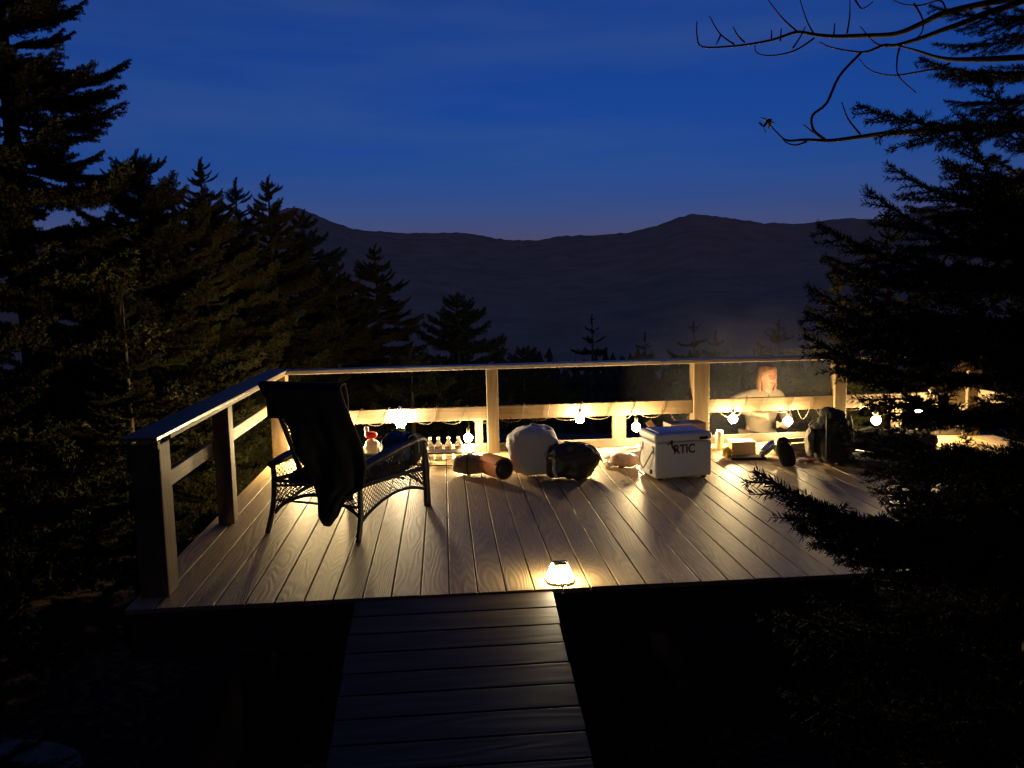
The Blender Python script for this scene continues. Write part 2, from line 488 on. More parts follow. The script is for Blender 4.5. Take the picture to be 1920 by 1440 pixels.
# caps
beam('cap_board', (-.350, .12, .823), (-.350, 3.72, .823), .185, .018, M['cap'], rail, bev=.002)
beam('top_rail', (-.2805, .325, .802), (-.2805, 3.5, .802), .044, .0225, M['pine'], rail, bev=.002)
beam('top_rail', (-.2775, .13, .7885), (-.2775, .17, .7885), .036, .04, M['pine'], rail, bev=.002)
beam('cap_board', (-.257, 3.60, .811), (3.2, 3.60, .811), .145, .038, M['cap'], rail)
beam('cap_board', (3.203, 3.60, .811), (6.22, 3.60, .811), .145, .038, M['cap'], rail)
beam('cap_board', (6.31, .15, .811), (6.31, 3.69, .811), .16, .038, M['cap'], rail)
# mid rails
def mid(x0, x1): beam('mid_rail', (x0, 3.60, .377), (x1, 3.60, .377), .038, .128, M['pine'], rail)
mid(-.26, 1.551); mid(1.662, 3.513); mid(3.667, 4.898); mid(5.017, 6.238)
beam('mid_rail', (-.388, .33, .515), (-.388, 3.49, .515), .036, .088, M['pine'], rail)
beam('mid_rail', (6.36, .34, .40), (6.36, 3.54, .40), .036, .128, M['pine'], rail)
def low(x0, x1): beam('bottom_rail', (x0, 3.635, .042), (x1, 3.635, .042), .034, .08, M['darkwood'], rail)
low(-.26, 1.551); low(1.662, 3.513); low(3.667, 4.898); low(5.017, 6.238)
for x, w in ((1.485, .075), (2.86, .135), (5.7, .09)):
    o = MB().box((0, 0, 0), (.30, .04, w)).obj('stub_post', M['pine'], rail, (x, 3.86, .13), Matrix.Rotation(R(90), 3, 'Y'), True); bevel(o, .003)
# corner brace on the right
beam('brace', (5.84, 3.50, .44), (6.24, 3.50, .745), .038, .088, M['pine'], rail)

# ------------------------------------------------------------------ ramp
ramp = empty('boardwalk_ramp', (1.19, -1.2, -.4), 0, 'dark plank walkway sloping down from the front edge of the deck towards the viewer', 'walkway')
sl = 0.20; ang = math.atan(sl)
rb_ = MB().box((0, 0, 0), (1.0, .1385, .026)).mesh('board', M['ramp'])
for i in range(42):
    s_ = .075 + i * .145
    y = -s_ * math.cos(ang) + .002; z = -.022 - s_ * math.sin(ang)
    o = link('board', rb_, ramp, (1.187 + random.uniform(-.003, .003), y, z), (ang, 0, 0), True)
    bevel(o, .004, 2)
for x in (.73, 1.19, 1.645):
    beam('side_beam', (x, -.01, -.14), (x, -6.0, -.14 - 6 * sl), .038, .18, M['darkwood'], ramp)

# ------------------------------------------------------------------ string lights on the mid rail
M['cord'] = mat('string_light_cord', (0.045, 0.034, 0.022), 0.5)
WARM = (1.0, 0.72, 0.33)
def emit(name, col, s):
    mt = bpy.data.materials.new(name); mt.use_nodes = True
    nt = mt.node_tree; nt.nodes.clear()
    e = nt.nodes.new('ShaderNodeEmission'); e.inputs['Color'].default_value = (*col, 1); e.inputs['Strength'].default_value = s
    o = nt.nodes.new('ShaderNodeOutputMaterial'); nt.links.new(e.outputs[0], o.inputs[0])
    return mt
M['bulb'] = emit('glowing_bulb_glass', WARM, BULB_RADIANCE)
sl_ = empty('string_lights', (3.0, 3.6, .377), 0, 'warm globe string lights with their cord wound round the middle rail', 'string lights')
BULBS = [(-.15, 3.50, .215), (.22, 3.53, .23), (1.371, 3.535, .156), (2.420, 3.528, .300), (2.94, 3.47, .215), (3.893, 3.535, .250), (4.433, 3.535, .211), (5.312, 3.535, .188), (5.745, 3.535, .270)]
rng = random.Random(5)
pts = []; x = -.1
zb, zt, yf, yb = .307, .447, 3.573, 3.627
bx = sorted(b[0] for b in BULBS)
while x < 6.15:
    p = rng.uniform(.17, .30)
    lean = rng.uniform(.03, .07)
    near = [b for b in BULBS if abs(b[0] - x - p * .7) < .11]
    pts += [(x, yf - .002, zb), (x + lean * .5, yf - .004, .377), (x + lean, yf, zt), (x + lean + .01, 3.60, zt + .006), (x + lean + .02, yb, zt)]
    dr = rng.choice([.012, .02, .05, .085, .02])
    pts += [(x + lean + .04, yb + .002, .377), (x + lean + .06, yb, zb - .004)]
    xe = x + p
    for t in (.25, .5, .75):
        xx = x + lean + .06 + (xe - x - lean - .06) * t
        pts.append((xx, yb - (yb - yf) * t, zb - .006 - dr * math.sin(math.pi * t)))
    x = xe
def smooth_pts(pts, n=3):
    P_ = [Vector(p) for p in pts]; out = []
    for i in range(len(P_) - 1):
        a = P_[max(0, i - 1)]; b = P_[i]; c = P_[i + 1]; d = P_[min(len(P_) - 1, i + 2)]
        for k in range(n):
            t = k / n
            out.append(.5 * ((2 * b) + (c - a) * t + (2 * a - 5 * b + 4 * c - d) * t * t + (3 * b - a - 3 * c + d) * t ** 3))
    out.append(P_[-1]); return out
MB().tube([p - sl_.location for p in smooth_pts(pts, 2)], .0036, 5).obj('cord', M['cord'], sl_)
bm_bulb = MB().lathe([(.002, -.042), (.017, -.038), (.030, -.028), (.039, -.013), (.042, .002), (.039, .016), (.030, .029), (.018, .037), (.012, .041)], n=14).mesh('bulb', M['bulb'])
bm_sock = MB().lathe([(.012, .040), (.015, .044), (.017, .085), (.011, .095), (.004, .10)], n=10).mesh('socket', M['cord'])
for b in BULBS:
    o = link('bulb', bm_bulb, sl_, b, None, True)
    link('socket', bm_sock, o)
    c = Vector((0, 0, .098)); top = Vector((rng.uniform(-.02, .02), 3.58 - b[1], max(.11, zb - b[2])))
    MB().tube(smooth_pts([c, c * .5 + top * .5 + Vector((.012, 0, 0)), top], 3), .003, 5).obj('hanging_wire', M['cord'], o)

# ------------------------------------------------------------------ lantern on the rail
lan = empty('camp_lantern', (.757, 3.47, .292), 0, 'small glowing camp lantern hooked over the middle rail behind the navy backpack', 'lantern')
MB().lathe([(.02, .004), (.043, .008), (.047, .014), (.047, .032), (.040, .040), (.02, .043)], n=20).obj('diffuser', emit('lantern_glow', (1, .76, .42), 1000), lan, (0, 0, .015))
MB().lathe([(.03, -.05), (.036, -.045), (.036, -.005), (.03, .0)], n=16).obj('base', mat('lantern_base', (.35, .33, .16), .4), lan, (0, 0, .012))
MB().lathe([(.022, .0), (.026, .006), (.014, .012), (.006, .03)], n=14).obj('hanger_cap', mat('lantern_cap', (.7, .68, .62), .25, metal=.8), lan, (0, -.02, .165))
MB().tube(smooth_pts([(-.052, 0, .05), (-.05, .02, .10), (0, .09, .168), (.05, .02, .10), (.052, 0, .05)], 4), .0022, 6).obj('handle', M['metal_black'], lan)

# ------------------------------------------------------------------ lamp on the deck edge
lamp = empty('table_lamp', (1.742, .100, 0), R(4), 'glowing white tapered lantern standing at the front edge of the deck beside the walkway', 'lantern')
def frustum(mb, w0, w1, z0, z1, n=28, e=.55):
    V = []; F = []
    rows = 7
    for i in range(rows):
        t = i / (rows - 1); w = w0 + (w1 - w0) * t ** 1.25; z = z0 + (z1 - z0) * t
        if i == 0: w *= .97
        for j in range(n):
            th = 2 * math.pi * j / n
            sg = lambda a: math.copysign(abs(a) ** e, a)
            V.append((w / 2 * sg(math.cos(th)), w / 2 * sg(math.sin(th)), z))
    for i in range(rows - 1):
        for j in range(n): F.append((i * n + j, i * n + (j + 1) % n, (i + 1) * n + (j + 1) % n, (i + 1) * n + j))
    F.append(tuple(range(n - 1, -1, -1))); F.append(tuple((rows - 1) * n + j for j in range(n)))
    return mb.add(V, F, True)
frustum(MB(), .142, .088, .014, .092, e=.8).obj('shade', emit('lamp_shade_glow', (1, .80, .48), LAMP_RADIANCE), lamp)
M['olive'] = mat('olive_plastic', (.30, .30, .10), .4)
frustum(MB(), .146, .142, .002, .013, e=.8).obj('base', M['olive'], lamp)
frustum(MB(), .072, .070, .0925, .104, e=.5).obj('cap', M['olive'], lamp)
MB().tube([(-.037, -.01, .09), (-.036, -.01, .113), (.036, -.01, .113), (.037, -.01, .09)], .003, 6).obj('handle', M['olive'], lamp)
MB().box((.012, -.085, -.004), (.012, .03, .004), (R(30), 0, 0)).obj('pull_tab', mat('tab', (.8, .78, .7), .5), lamp)

# ------------------------------------------------------------------ wicker chair (faces away from the viewer)
chair = empty('wicker_chair', (.053, 1.277, 0), math.atan2(-.45, .893), 'black woven patio armchair with open mesh sides, seen from behind', 'chair')
W_, D_ = .652, .84
def leg(pts, r): return MB().tube(smooth_pts(pts, 4), r, 10).obj('leg', M['wicker'], chair)
leg([(-.02, -.06, 0), (.0, -.02, .16), (.005, 0, .33), (0, .0, .45)], .017)
leg([(W_ + .0, -.05, 0), (W_, -.01, .16), (W_ - .005, 0, .33), (W_, 0, .45)], .017)
for xx in (.0, W_):
    leg([(xx, .86, 0), (xx, .85, .2), (xx, .84, .36), (xx, .80, .50)], .026)
def arm(xx):
    s_ = 1 if xx > .3 else -1
    V = MB().tube(smooth_pts([(xx, -.02, .44), (xx + s_ * .012, .15, .465), (xx + s_ * .02, .4, .49), (xx + s_ * .02, .68, .505), (xx + s_ * .01, .80, .49), (xx, .85, .44)], 4), .024, 10)
    V.tube(smooth_pts([(xx - s_ * .03, .0, .45), (xx - s_ * .02, .4, .492), (xx - s_ * .03, .78, .497)], 4), .018, 8)
    V.obj('armrest', M['wicker'], chair)
arm(0.0); arm(W_)
def lattice(fn, nu, nv, r=.0030):
    """diamond mesh of round strands over a curved panel fn(u,v)"""
    mb = MB()
    for sgn in (1, -1):
        for k in range(-nv, nu + nv + 1):
            pp = []
            for q in range(0, nv * 2 + 1):
                v = q / (nv * 2); u = (k + sgn * v * nv) / nu
                if 0 <= u <= 1: pp.append(Vector(fn(u, v)))
            if len(pp) > 1: mb.tube(pp, r, 4, cap=False)
    return mb
def edge(fn, v, n=14): return [fn(i / n, v) for i in range(n + 1)]
def panel(name, fn, nu, nv, er=.011, edges=(0, 1)):
    mb = lattice(fn, nu, nv)
    o = mb.obj(name, M['wicker'], chair)
    for v in edges: link('panel_rim', MB().tube(edge(fn, v), er, 8).mesh('panel_rim', M['wicker']), o)
    return o
arch = lambda u: math.sin(math.pi * u) ** .8 if 0 < u < 1 else 0
# rear skirt
panel('rear_skirt', lambda u, v: (u * W_, 0.0, (.13 + .13 * arch(u)) * (1 - v) + .335 * v), 17, 5)
# side skirts
for xx in (0.0, W_):
    panel('side_skirt', lambda u, v, xx=xx: (xx, u * .84, (.12 + .085 * arch(u)) * (1 - v) + (.335 - .05 * u) * v), 24, 5)
    panel('side_panel', lambda u, v, xx=xx: (xx, .01 + u * .80, (.345 - .05 * u) * (1 - v) + (.43 + .055 * u) * v), 22, 3, .007)
panel('front_skirt', lambda u, v: (u * W_, .84, (.15 + .10 * arch(u)) * (1 - v) + .30 * v), 18, 4)
for y in (0.02, .55):
    MB().tube([(0, y, .20 if y < .1 else .27), (W_, y, .20 if y < .1 else .27)], .008, 6).obj('stretcher', M['wicker'], chair)
MB().tube([(0.01, 0, .30), (W_ * .5, .3, .26), (W_, .82, .27)], .007, 6).obj('stretcher', M['wicker'], chair)
st = MB().blob((W_ / 2, .42, .335), (W_ / 2 - .02, .41, .045), e=.45, nf=.012, ns=6, nu=40, nv=14)
st.obj('seat_cushion', M['blackcloth'], chair)
def backfn(u, v):
    w = .53 - .02 * v
    x = W_ / 2 + .035 + (u - .5) * w - .03 * v
    return (x, .10 - .25 * v ** 1.15 + .05 * (2 * u - 1) ** 2, .36 + .585 * v)
bk = panel('backrest', backfn, 24, 22, .016)
for u in (0.01, .99): link('back_frame', MB().tube([backfn(u, i / 12) for i in range(13)], .017, 8).mesh('back_frame', M['wicker']), bk)

# cloth over the chair back
def cloth(name, outline_l, outline_r, mt, off, nu=26, nv=40, fold=.018, thick=.012, loc=None, rz=None, label='', cat='blanket', top_wrap=.22):
    V = []; F = []
    zl = [z for x, z in outline_l][::-1]; xl = [x for x, z in outline_l][::-1]
    zr = [z for x, z in outline_r][::-1]; xr = [x for x, z in outline_r][::-1]
    for i in range(nv + 1):
        t = i / nv
        for j in range(nu + 1):
            u = j / nu
            zL = outline_l[0][1] + (outline_l[-1][1] - outline_l[0][1]) * t
            zR = outline_r[0][1] + (outline_r[-1][1] - outline_r[0][1]) * t
            a = float(np.interp(zL, zl, xl)); b = float(np.interp(zR, zr, xr))
            x = a + (b - a) * u; z = zL + (zR - zL) * u
            y = off(x, z) - fold * (math.sin(u * 11 + 2 * t + noise.noise(Vector((u * 2, t * 2, 5))) * 3) + .5 * math.sin(u * 23 - 4 * t)) * (.25 + t) * .6 - .012 * noise.noise(Vector((u * 4, t * 5, 1)))
            V.append((x, y, z))
    for i in range(nv):
        for j in range(nu):
            a = i * (nu + 1) + j; F.append((a, a + 1, a + nu + 2, a + nu + 1))
    # wrap over the top, down the front
    base = len(V)
    for k in range(1, 6):
        for j in range(nu + 1):
            x, y, z = V[j]
            a = min(k, 3) / 3 * math.pi
            V.append((x, y + .04 * (1 - math.cos(a)) * .8, z + .018 * math.sin(a) - (0 if k < 3 else (k - 2) * .07)))
    for k in range(5):
        for j in range(nu):
            a = (base + (k - 1) * (nu + 1) + j) if k else j
            b = base + k * (nu + 1) + j
            F.append((a, b, b + 1, a + 1))
    o = link(name, mesh_from(name, V, F, True, [mt]), None, loc, (0, 0, rz))
    so = o.modifiers.new('solid', 'SOLIDIFY'); so.thickness = thick
    setp(o, label, cat)
    return o
ol = [(.048, .965), (.10, .90), (.15, .833), (.20, .785), (.237, .736), (.254, .686), (.275, .569), (.357, .412), (.40, .273), (.402, .154), (.43, .11)]
orr = [(.640, .965), (.665, .87), (.692, .787), (.751, .628), (.771, .498), (.738, .35), (.642, .308), (.581, .237), (.539, .166), (.47, .10)]
cloth('dark_blanket', ol, orr, M['blackcloth'], lambda x, z: -.15 + (.12 if z < .3 else .12 * max(0, (.95 - z) / .65)) * .55, loc=(.053, 1.277, 0), rz=math.atan2(-.45, .893),
      label='black cloth thrown over the back of the armchair, its corner trailing to the deck', cat='blanket')

# navy backpack on the seat
M['navy'] = mat('navy_nylon', (.035, .045, .13), .55, bump=.25, bscale=90)
M['piping'] = mat('reflective_grey_piping', (.32, .33, .36), .4)
bp_ = empty('navy_backpack', (.84, 1.62, .385), R(-20), 'navy backpack with grey piping and a lime collar sitting on the armchair seat', 'backpack')
MB().blob((0, 0, .055), (.125, .14, .135), e=.85, nf=.02, ns=9, flat=-.06, fold=.02).obj('body', M['navy'], bp_)
MB().blob((.10, .02, .06), (.05, .09, .11), e=.7, nf=.02, ns=9).obj('side_pocket', M['blackcloth'], bp_)
def arc(c, rx, rz, a0, a1, y=0, n=18):
    return [(c[0] + rx * math.cos(R(a0 + (a1 - a0) * i / n)), y + c[1], c[2] + rz * math.sin(R(a0 + (a1 - a0) * i / n))) for i in range(n + 1)]
MB().tube(arc((0, -.06, .05), .124, .125, 190, -20), .004, 6).obj('piping', M['piping'], bp_)
MB().tube(smooth_pts([(.09, -.06, .14), (.115, -.05, .165), (.14, -.03, .165), (.155, -.02, .12), (.15, 0, .04)], 4), .004, 6).obj('piping', M['piping'], bp_)
MB().blob((-.005, .02, .188), (.045, .04, .012), e=.8).obj('collar', mat('lime_fabric', (.42, .50, .14), .7), bp_)
MB().tube(smooth_pts([(-.03, -.13, .05), (-.035, -.15, -.02), (0, -.13, -.07), (.05, -.12, -.03), (.045, -.12, .02)], 5), .005, 6).obj('strap', M['piping'], bp_)

# ------------------------------------------------------------------ things along the back rail
# white bag with a red top
wb_ = empty('plastic_bag', (.52, 3.20, 0), 0, 'tall translucent plastic bag with a bright red top standing behind the armchair', 'bag')
MB().blob((0, 0, .125), (.075, .06, .125), e=.7, nf=.02, ns=12, fold=.02).obj('body', mat('milky_plastic', (.62, .58, .50), .35, trans=.25, bump=.4, bscale=40), wb_)
MB().blob((-.01, -.004, .275), (.055, .045, .028), e=.6, nf=.012, ns=16).obj('red_top', mat('red_plastic', (.75, .03, .02), .4), wb_)
MB().blob((-.045, 0, .32), (.02, .015, .03), e=.8, nf=.015, ns=20).obj('twist', mat('white_plastic_film', (.7, .68, .62), .4), wb_)

# water bottles
M['pet'] = mat('clear_plastic_bottle', (.93, .95, .96), .12, trans=.9)
M['whitecap'] = mat('white_cap', (.8, .8, .78), .4)
M['label'] = mat('bottle_label', (.62, .42, .42), .5, var=.25, vscale=30)
bt = MB().lathe([(.028, 0), (.032, .004), (.032, .04), (.030, .06), (.032, .08), (.032, .125), (.029, .145), (.020, .165), (.0125, .178), (.0125, .187)], n=18).mesh('bottle_body', M['pet'])
bc = MB().lathe([(.0145, .184), (.0148, .186), (.0148, .203), (.013, .205)], n=14).mesh('cap', M['whitecap'])
bl = MB().lathe([(.0326, .085), (.0332, .087), (.0332, .112), (.0326, .114)], n=18).mesh('label', M['label'])
btx = [(1.02, 3.36, 'leftmost of the four clear water bottles lined up behind the low table'),
       (1.095, 3.362, 'second of the four clear water bottles counted from the armchair'),
       (1.185, 3.365, 'third of the four clear water bottles counted from the armchair'),
       (1.275, 3.365, 'rightmost of the four clear water bottles, nearest the glowing bulb')]
for x, y, lb in btx:
    b = empty('water_bottle', (x, y, 0), random.uniform(0, 3), lb, 'bottle', 'water bottles behind the low table')
    link('bottle_body', bt, b); link('cap', bc, b); link('label', bl, b)
t = empty('folding_table', (1.19, 3.14, 0), R(-3), 'low black folding tray table in front of the water bottles', 'table')
bevel(MB().box((0, 0, .112), (.44, .16, .014)).obj('tabletop', M['metal_black'], t), .004)
for s_ in (-1, 1):
    MB().tube(smooth_pts([(s_ * .20, -.07, .10), (s_ * .17, -.075, .012), (s_ * .17, .075, .012), (s_ * .20, .07, .10)], 3), .006, 6).obj('leg', M['metal_black'], t)
MB().tube(smooth_pts([(-.17, -.08, .012), (.10, -.14, .012), (.17, -.14, .03), (.20, -.09, .07), (.205, -.07, .10)], 5), .006, 6).obj('support_frame', M['metal_black'], t)

# rolled bedding
M['duffel'] = mat('black_duffel_nylon', (.018, .016, .017), .6, bump=.35, bscale=30)
M['brownnylon'] = mat('brown_nylon', (.17, .105, .085), .45, bump=.3, bscale=60, var=.25, vscale=14)
M['strap'] = mat('black_strap', (.02, .02, .02), .6)
br = empty('bedroll', (1.355, 2.70, 0), R(-10), 'brown stuffed nylon bedroll with black strap lying left of the orange mat', 'bedroll')
MB().blob((0, 0, .088), (.155, .088, .083), e=.75, nf=.018, ns=10, fold=.03, rot=None).obj('body', M['brownnylon'], br)
MB().tube([(-.01 + .003 * math.sin(a), .094 * math.cos(a), .088 + .093 * math.sin(a)) for a in [2 * math.pi * i / 20 for i in range(20)]], .006, 6, closed=True).obj('strap', M['strap'], br)
MB().tube(smooth_pts([(-.01, -.09, .05), (.0, -.11, .02), (.035, -.16, .007), (.045, -.19, .007)], 4), .006, 6).obj('strap_end', M['strap'], br)
om = empty('foam_mat', (1.60, 2.50, 0), 0, 'rolled orange foam sleeping mat seen end on beside the brown bedroll', 'mat')
def roll(mb, r, L, n=120, turns=4.5, th=.012):
    V = []; F = []
    for i in range(n + 1):
        a = turns * 2 * math.pi * i / n; rr = .02 + (r - .02) * i / n
        for q in (0, 1):
            rq = rr - q * th
            for y in (0, L): V.append((rq * math.cos(a), y, rq * math.sin(a)))
    for i in range(n):
        a = i * 4; b = a + 4
        F += [(a, a + 1, b + 1, b), (a + 2, b + 2, b + 3, a + 3), (a, b, b + 2, a + 2), (a + 1, a + 3, b + 3, b + 1)]
    F += [(0, 2, 3, 1), (n * 4, n * 4 + 1, n * 4 + 3, n * 4 + 2)]
    return mb.add(V, F)
roll(MB(), .098, .26).obj('foam_roll', mat('orange_foam', (.52, .18, .06), .8, bump=.3, bscale=80), om, (.02, -.10, .099), (0, R(30), R(28)))
MB().lathe([(.02, 0), (.078, .003), (.078, .02), (.02, .022)], n=20, axis=(0, 1, 0)).obj('hollow_shade', M['duffel'], om, (.022, -.106, .099), (0, 0, R(28)))  # black disc standing in for the shade inside the roll's hollow end
# white / grey stuffed sack
sk_ = empty('stuff_sack', (1.885, 2.60, 0), R(-4), 'big pale grey stuffed sack standing upright between the orange mat and the black duffel', 'bag')
MB().blob((0, 0, .21), (.218, .13, .205), e=.56, nf=.04, ns=5, fold=.04, rot=(R(8), R(-5), 0), nu=48, nv=30, flat=-.205).obj('body', mat('pale_grey_cotton', (.34, .34, .43), .85, bump=.5, bscale=25, sheen=1.0), sk_)
MB().blob((.0, .01, .412), (.03, .022, .016), nf=.008, ns=30).tube(smooth_pts([(.02, -.01, .415), (.06, -.05, .405), (.07, -.09, .37)], 4), .004, 5).obj('drawstring', M['piping'], sk_)
# black duffel
M['reflect'] = mat('grey_webbing', (.38, .33, .27), .5)
df = empty('duffel_bag', (2.17, 2.42, 0), R(14), 'round black duffel bag with pale webbing handles in front of the grey sack', 'bag')
MB().blob((0, 0, .152), (.245, .16, .152), e=.85, nf=.05, ns=7, fold=.05, nu=48, nv=26, flat=-.15).obj('body', M['duffel'], df)
MB().tube(smooth_pts([(-.19, -.10, .19), (-.21, -.13, .12), (-.19, -.14, .05)], 6), .012, 6).obj('handle', M['reflect'], df)
MB().tube(smooth_pts([(.12, -.125, .235), (.175, -.125, .205), (.21, -.11, .15)], 6), .009, 6).obj('handle', M['reflect'], df)
MB().tube(arc((0, -.02, .15), .236, .15, 170, 20, y=0), .004, 5).obj('zip', M['metal_black'], df)

# plastic wrapped food by the bulb
wp = empty('paper_wrap', (2.86, 3.12, 0), R(8), 'crumpled white paper and plastic wrap glowing under the bulb left of the cooler', 'wrapping')
def crumple(mb, L, Wd, h, seed, amp=.03, n=26):
    V = []; F = []
    for i in range(n + 1):
        for j in range(n + 1):
            u = i / n; v = j / n
            x = (u - .5) * L; y = (v - .5) * Wd
            z = h(u, v) + amp * (noise.noise(Vector((u * 7 + seed, v * 7, seed))) + .5 * abs(noise.noise(Vector((u * 17, v * 17, seed)))))
            V.append((x + .02 * noise.noise(Vector((u * 5, v * 5, seed + 3))), y + .02 * noise.noise(Vector((u * 5, v * 5, seed + 9))), max(.004, z)))
    for i in range(n):
        for j in range(n):
            a = i * (n + 1) + j; F.append((a, a + n + 1, a + n + 2, a + 1))
    return mb.add(V, F, True)
M['wrap'] = mat('white_wrap', (.78, .72, .62), .35, bump=.4, bscale=45)
o = crumple(MB(), .70, .42, lambda u, v: .02 + .15 * u * (1 - abs(2 * v - 1) ** 2), 2).obj('wrap_sheet', M['wrap'], wp)
so = o.modifiers.new('s', 'SOLIDIFY'); so.thickness = .002
MB().blob((-.27, -.08, .03), (.07, .05, .028), e=.8, nf=.02, ns=18, fold=.02).obj('wrap_end', M['wrap'], wp)
lo = empty('bread_bag', (2.67, 2.76, 0), R(-14), 'sliced bread loaf in a clear bag lying against the left side of the cooler', 'bread')
MB().blob((0, 0, .062), (.125, .075, .058), e=.7, nf=.012, ns=12, fold=.02).obj('loaf', mat('bread_crust', (.40, .24, .17), .5, var=.35, vscale=18, bump=.3), lo)
MB().blob((-.13, -.01, .025), (.05, .05, .022), e=.8, nf=.02, ns=22, fold=.02).obj('bag_end', M['wrap'], lo)

# ------------------------------------------------------------------ cooler
ca = math.atan2(.069, .468)
co = empty('cooler', (2.797, 2.200, 0), ca, 'white hard cooler with black lettering and an antelope mark on its front', 'cooler')
CW, CD, CH = .478, .345, .30
M['cooler'] = mat('white_cooler_shell', (.70, .70, .74), .45, bump=.08, bscale=200)
M['ink'] = mat('black_decal', (.025, .02, .03), .5)
bevel(MB().box((CW / 2, CD / 2, .158), (CW, CD, .284)).obj('body', M['cooler'], co), .018, 4)
for fx in (.05, CW - .05):
    for fy in (.04, CD - .04):
        MB().lathe([(.02, 0), (.022, .003), (.022, .018)], (fx, fy, 0), 12).obj('foot', M['strap'], co)
bevel(MB().box((CW / 2, CD / 2, .338), (CW + .008, CD + .008, .066)).obj('lid', M['cooler'], co), .026, 5)
bevel(MB().box((CW / 2, CD / 2, .373), (CW - .09, CD - .09, .012)).obj('lid_panel', M['cooler'], co), .005, 2)
bevel(MB().box((CW - .075, -.008, .325), (.07, .014, .022), (0, R(-4), 0)).obj('latch', M['ink'], co), .004)
MB().lathe([(.02, 0), (.02, .008), (.012, .010)], (-.001, .09, .06), 14, (-1, 0, 0)).obj('drain_plug', M['ink'], co)
MB().tube(smooth_pts([(-.004, .05, .24), (-.02, .06, .20), (-.035, .16, .085), (-.035, .20, .085), (-.03, .26, .13), (-.004, .27, .24)], 5), .006, 8).obj('rope_handle', mat('handle_rope', (.42, .34, .24), .8), co)
bevel(MB().box((-.004, .05, .24), (.012, .03, .06)).obj('handle_mount', M['cooler'], co), .003)
bevel(MB().box((-.004, .27, .24), (.012, .03, .06)).obj('handle_mount', M['cooler'], co), .003)
fc = bpy.data.curves.new('lettering', 'FONT'); fc.body = 'RTIC'; fc.size = .098; fc.extrude = .0008; fc.space_character = .98
fc.offset = .0022
fo = bpy.data.objects.new('lettering', fc); COL.objects.link(fo)
bpy.context.view_layer.update()
me = bpy.data.meshes.new_from_object(fo.evaluated_get(bpy.context.evaluated_depsgraph_get()))
bpy.data.objects.remove(fo)
me.materials.clear(); me.materials.append(M['ink'])
lt = link('lettering', me, co, (.150, -.0022, .212), (R(90), 0, 0))
lt.scale = (.88, 1, 1)
lt['label'] = 'black capital letters reading RTIC'
# antelope-like mark above and left of the letters (x,z on the front face)
for poly in ([(.118,.298),(.126,.316),(.140,.318),(.144,.304),(.141,.290),(.146,.276),(.160,.262),(.172,.243),(.190,.232),(.196,.222),(.182,.224),(.168,.228),(.162,.216),(.160,.205),(.155,.206),(.155,.224),(.150,.240),(.139,.252),(.133,.270),(.128,.284)],
             [(.096,.288),(.112,.296),(.122,.300),(.120,.290),(.106,.284),(.098,.280)],
             [(.126,.314),(.120,.336),(.124,.337),(.131,.317)], [(.138,.315),(.143,.337),(.147,.336),(.143,.313)]):
    MB().prism(poly, -.0025, -.0005).obj('emblem', M['ink'], co)
# white drink cartons lying on the rail side behind the cooler
cb = MB().box((0, 0, 0), (.055, .01, .10), (R(-20), R(-30), 0)).obj('cardboard_flap', mat('cardboard', (.42, .28, .17), .8), None, (2.97, 3.02, .30)); setp(cb, 'small tilted cardboard flap poking up behind the left of the cooler lid', 'cardboard')
cbx = empty('cardboard_box', (3.22, 2.86, 0), R(8), 'brown cardboard box standing right behind the white cooler', 'box')
bevel(MB().box((0, 0, .178), (.32, .18, .352)).obj('carton', mat('brown_cardboard', (.36, .22, .14), .8, var=.15), cbx), .006)
MB().box((0, 0, .3548), (.05, .178, .001)).obj('tape', mat('packing_tape', (.5, .4, .25), .25), cbx)

# ------------------------------------------------------------------ small things right of the cooler
M['alu'] = mat('pale_aluminium', (.72, .66, .52), .3, metal=.6)
can = MB().lathe([(.024, 0), (.030, .006), (.030, .108), (.027, .116), (.024, .118), (.024, .115)], n=18).mesh('can_body', M['alu'])
for i, (x, y, z, lb) in enumerate([(3.69, 3.34, 0, 'pale drink can standing just right of the cooler, in front of its neighbour'),
                                  (3.725, 3.42, 0, 'pale drink can standing just right of the cooler, nearer the back rail'),
                                  ]):
    c = empty('drink_can', (x, y, z), 0, lb, 'can', 'pale cans right of the cooler')
    o = link('can_body', can, c); o.scale = (1.1, 1.1, 1.42)
    MB().lathe([(.015, .166), (.022, .1665), (.022, .169)], n=14).obj('ring_top', M['whitecap'], c)
bx_ = empty('food_box', (3.83, 3.13, 0), R(-6), 'small pale cardboard food box with a bright top near the back rail', 'box')
bevel(MB().box((0, 0, .058), (.215, .17, .114)).obj('carton', mat('kraft_card', (.58, .43, .25), .7), bx_), .004)
bevel(MB().box((-.0, 0, .1185), (.221, .176, .005)).obj('lid', mat('white_card', (.80, .76, .66), .6), bx_), .002)
yb_ = MB().blob((0, 0, .052), (.05, .04, .055), e=.9, nf=.03, ns=22, fold=.03).obj('yellow_bag', mat('yellow_plastic', (.55, .46, .12), .35, bump=.5, bscale=60), None, (3.645, 2.98, 0)); setp(yb_, 'crumpled yellow bag on the boards in front of the pale food box', 'bag')
tr = bevel(MB().box((0, 0, .012), (.30, .13, .022)).obj('black_tray', M['metal_black'], None, (3.80, 2.90, 0), (0, 0, R(-8))), .006); setp(tr, 'flat black tray under the silver and blue packet', 'tray')
ch = empty('snack_packet', (3.99, 2.93, .024), R(24), 'silver and blue snack packet lying tilted on the black tray', 'packet')
MB().blob((0, 0, .055), (.105, .035, .062), e=.75, nf=.014, ns=16, fold=.015, rot=(R(35), R(-28), 0)).obj('packet_body', mat('silver_foil', (.72, .72, .74), .25, metal=.85, bump=.5, bscale=40), ch)
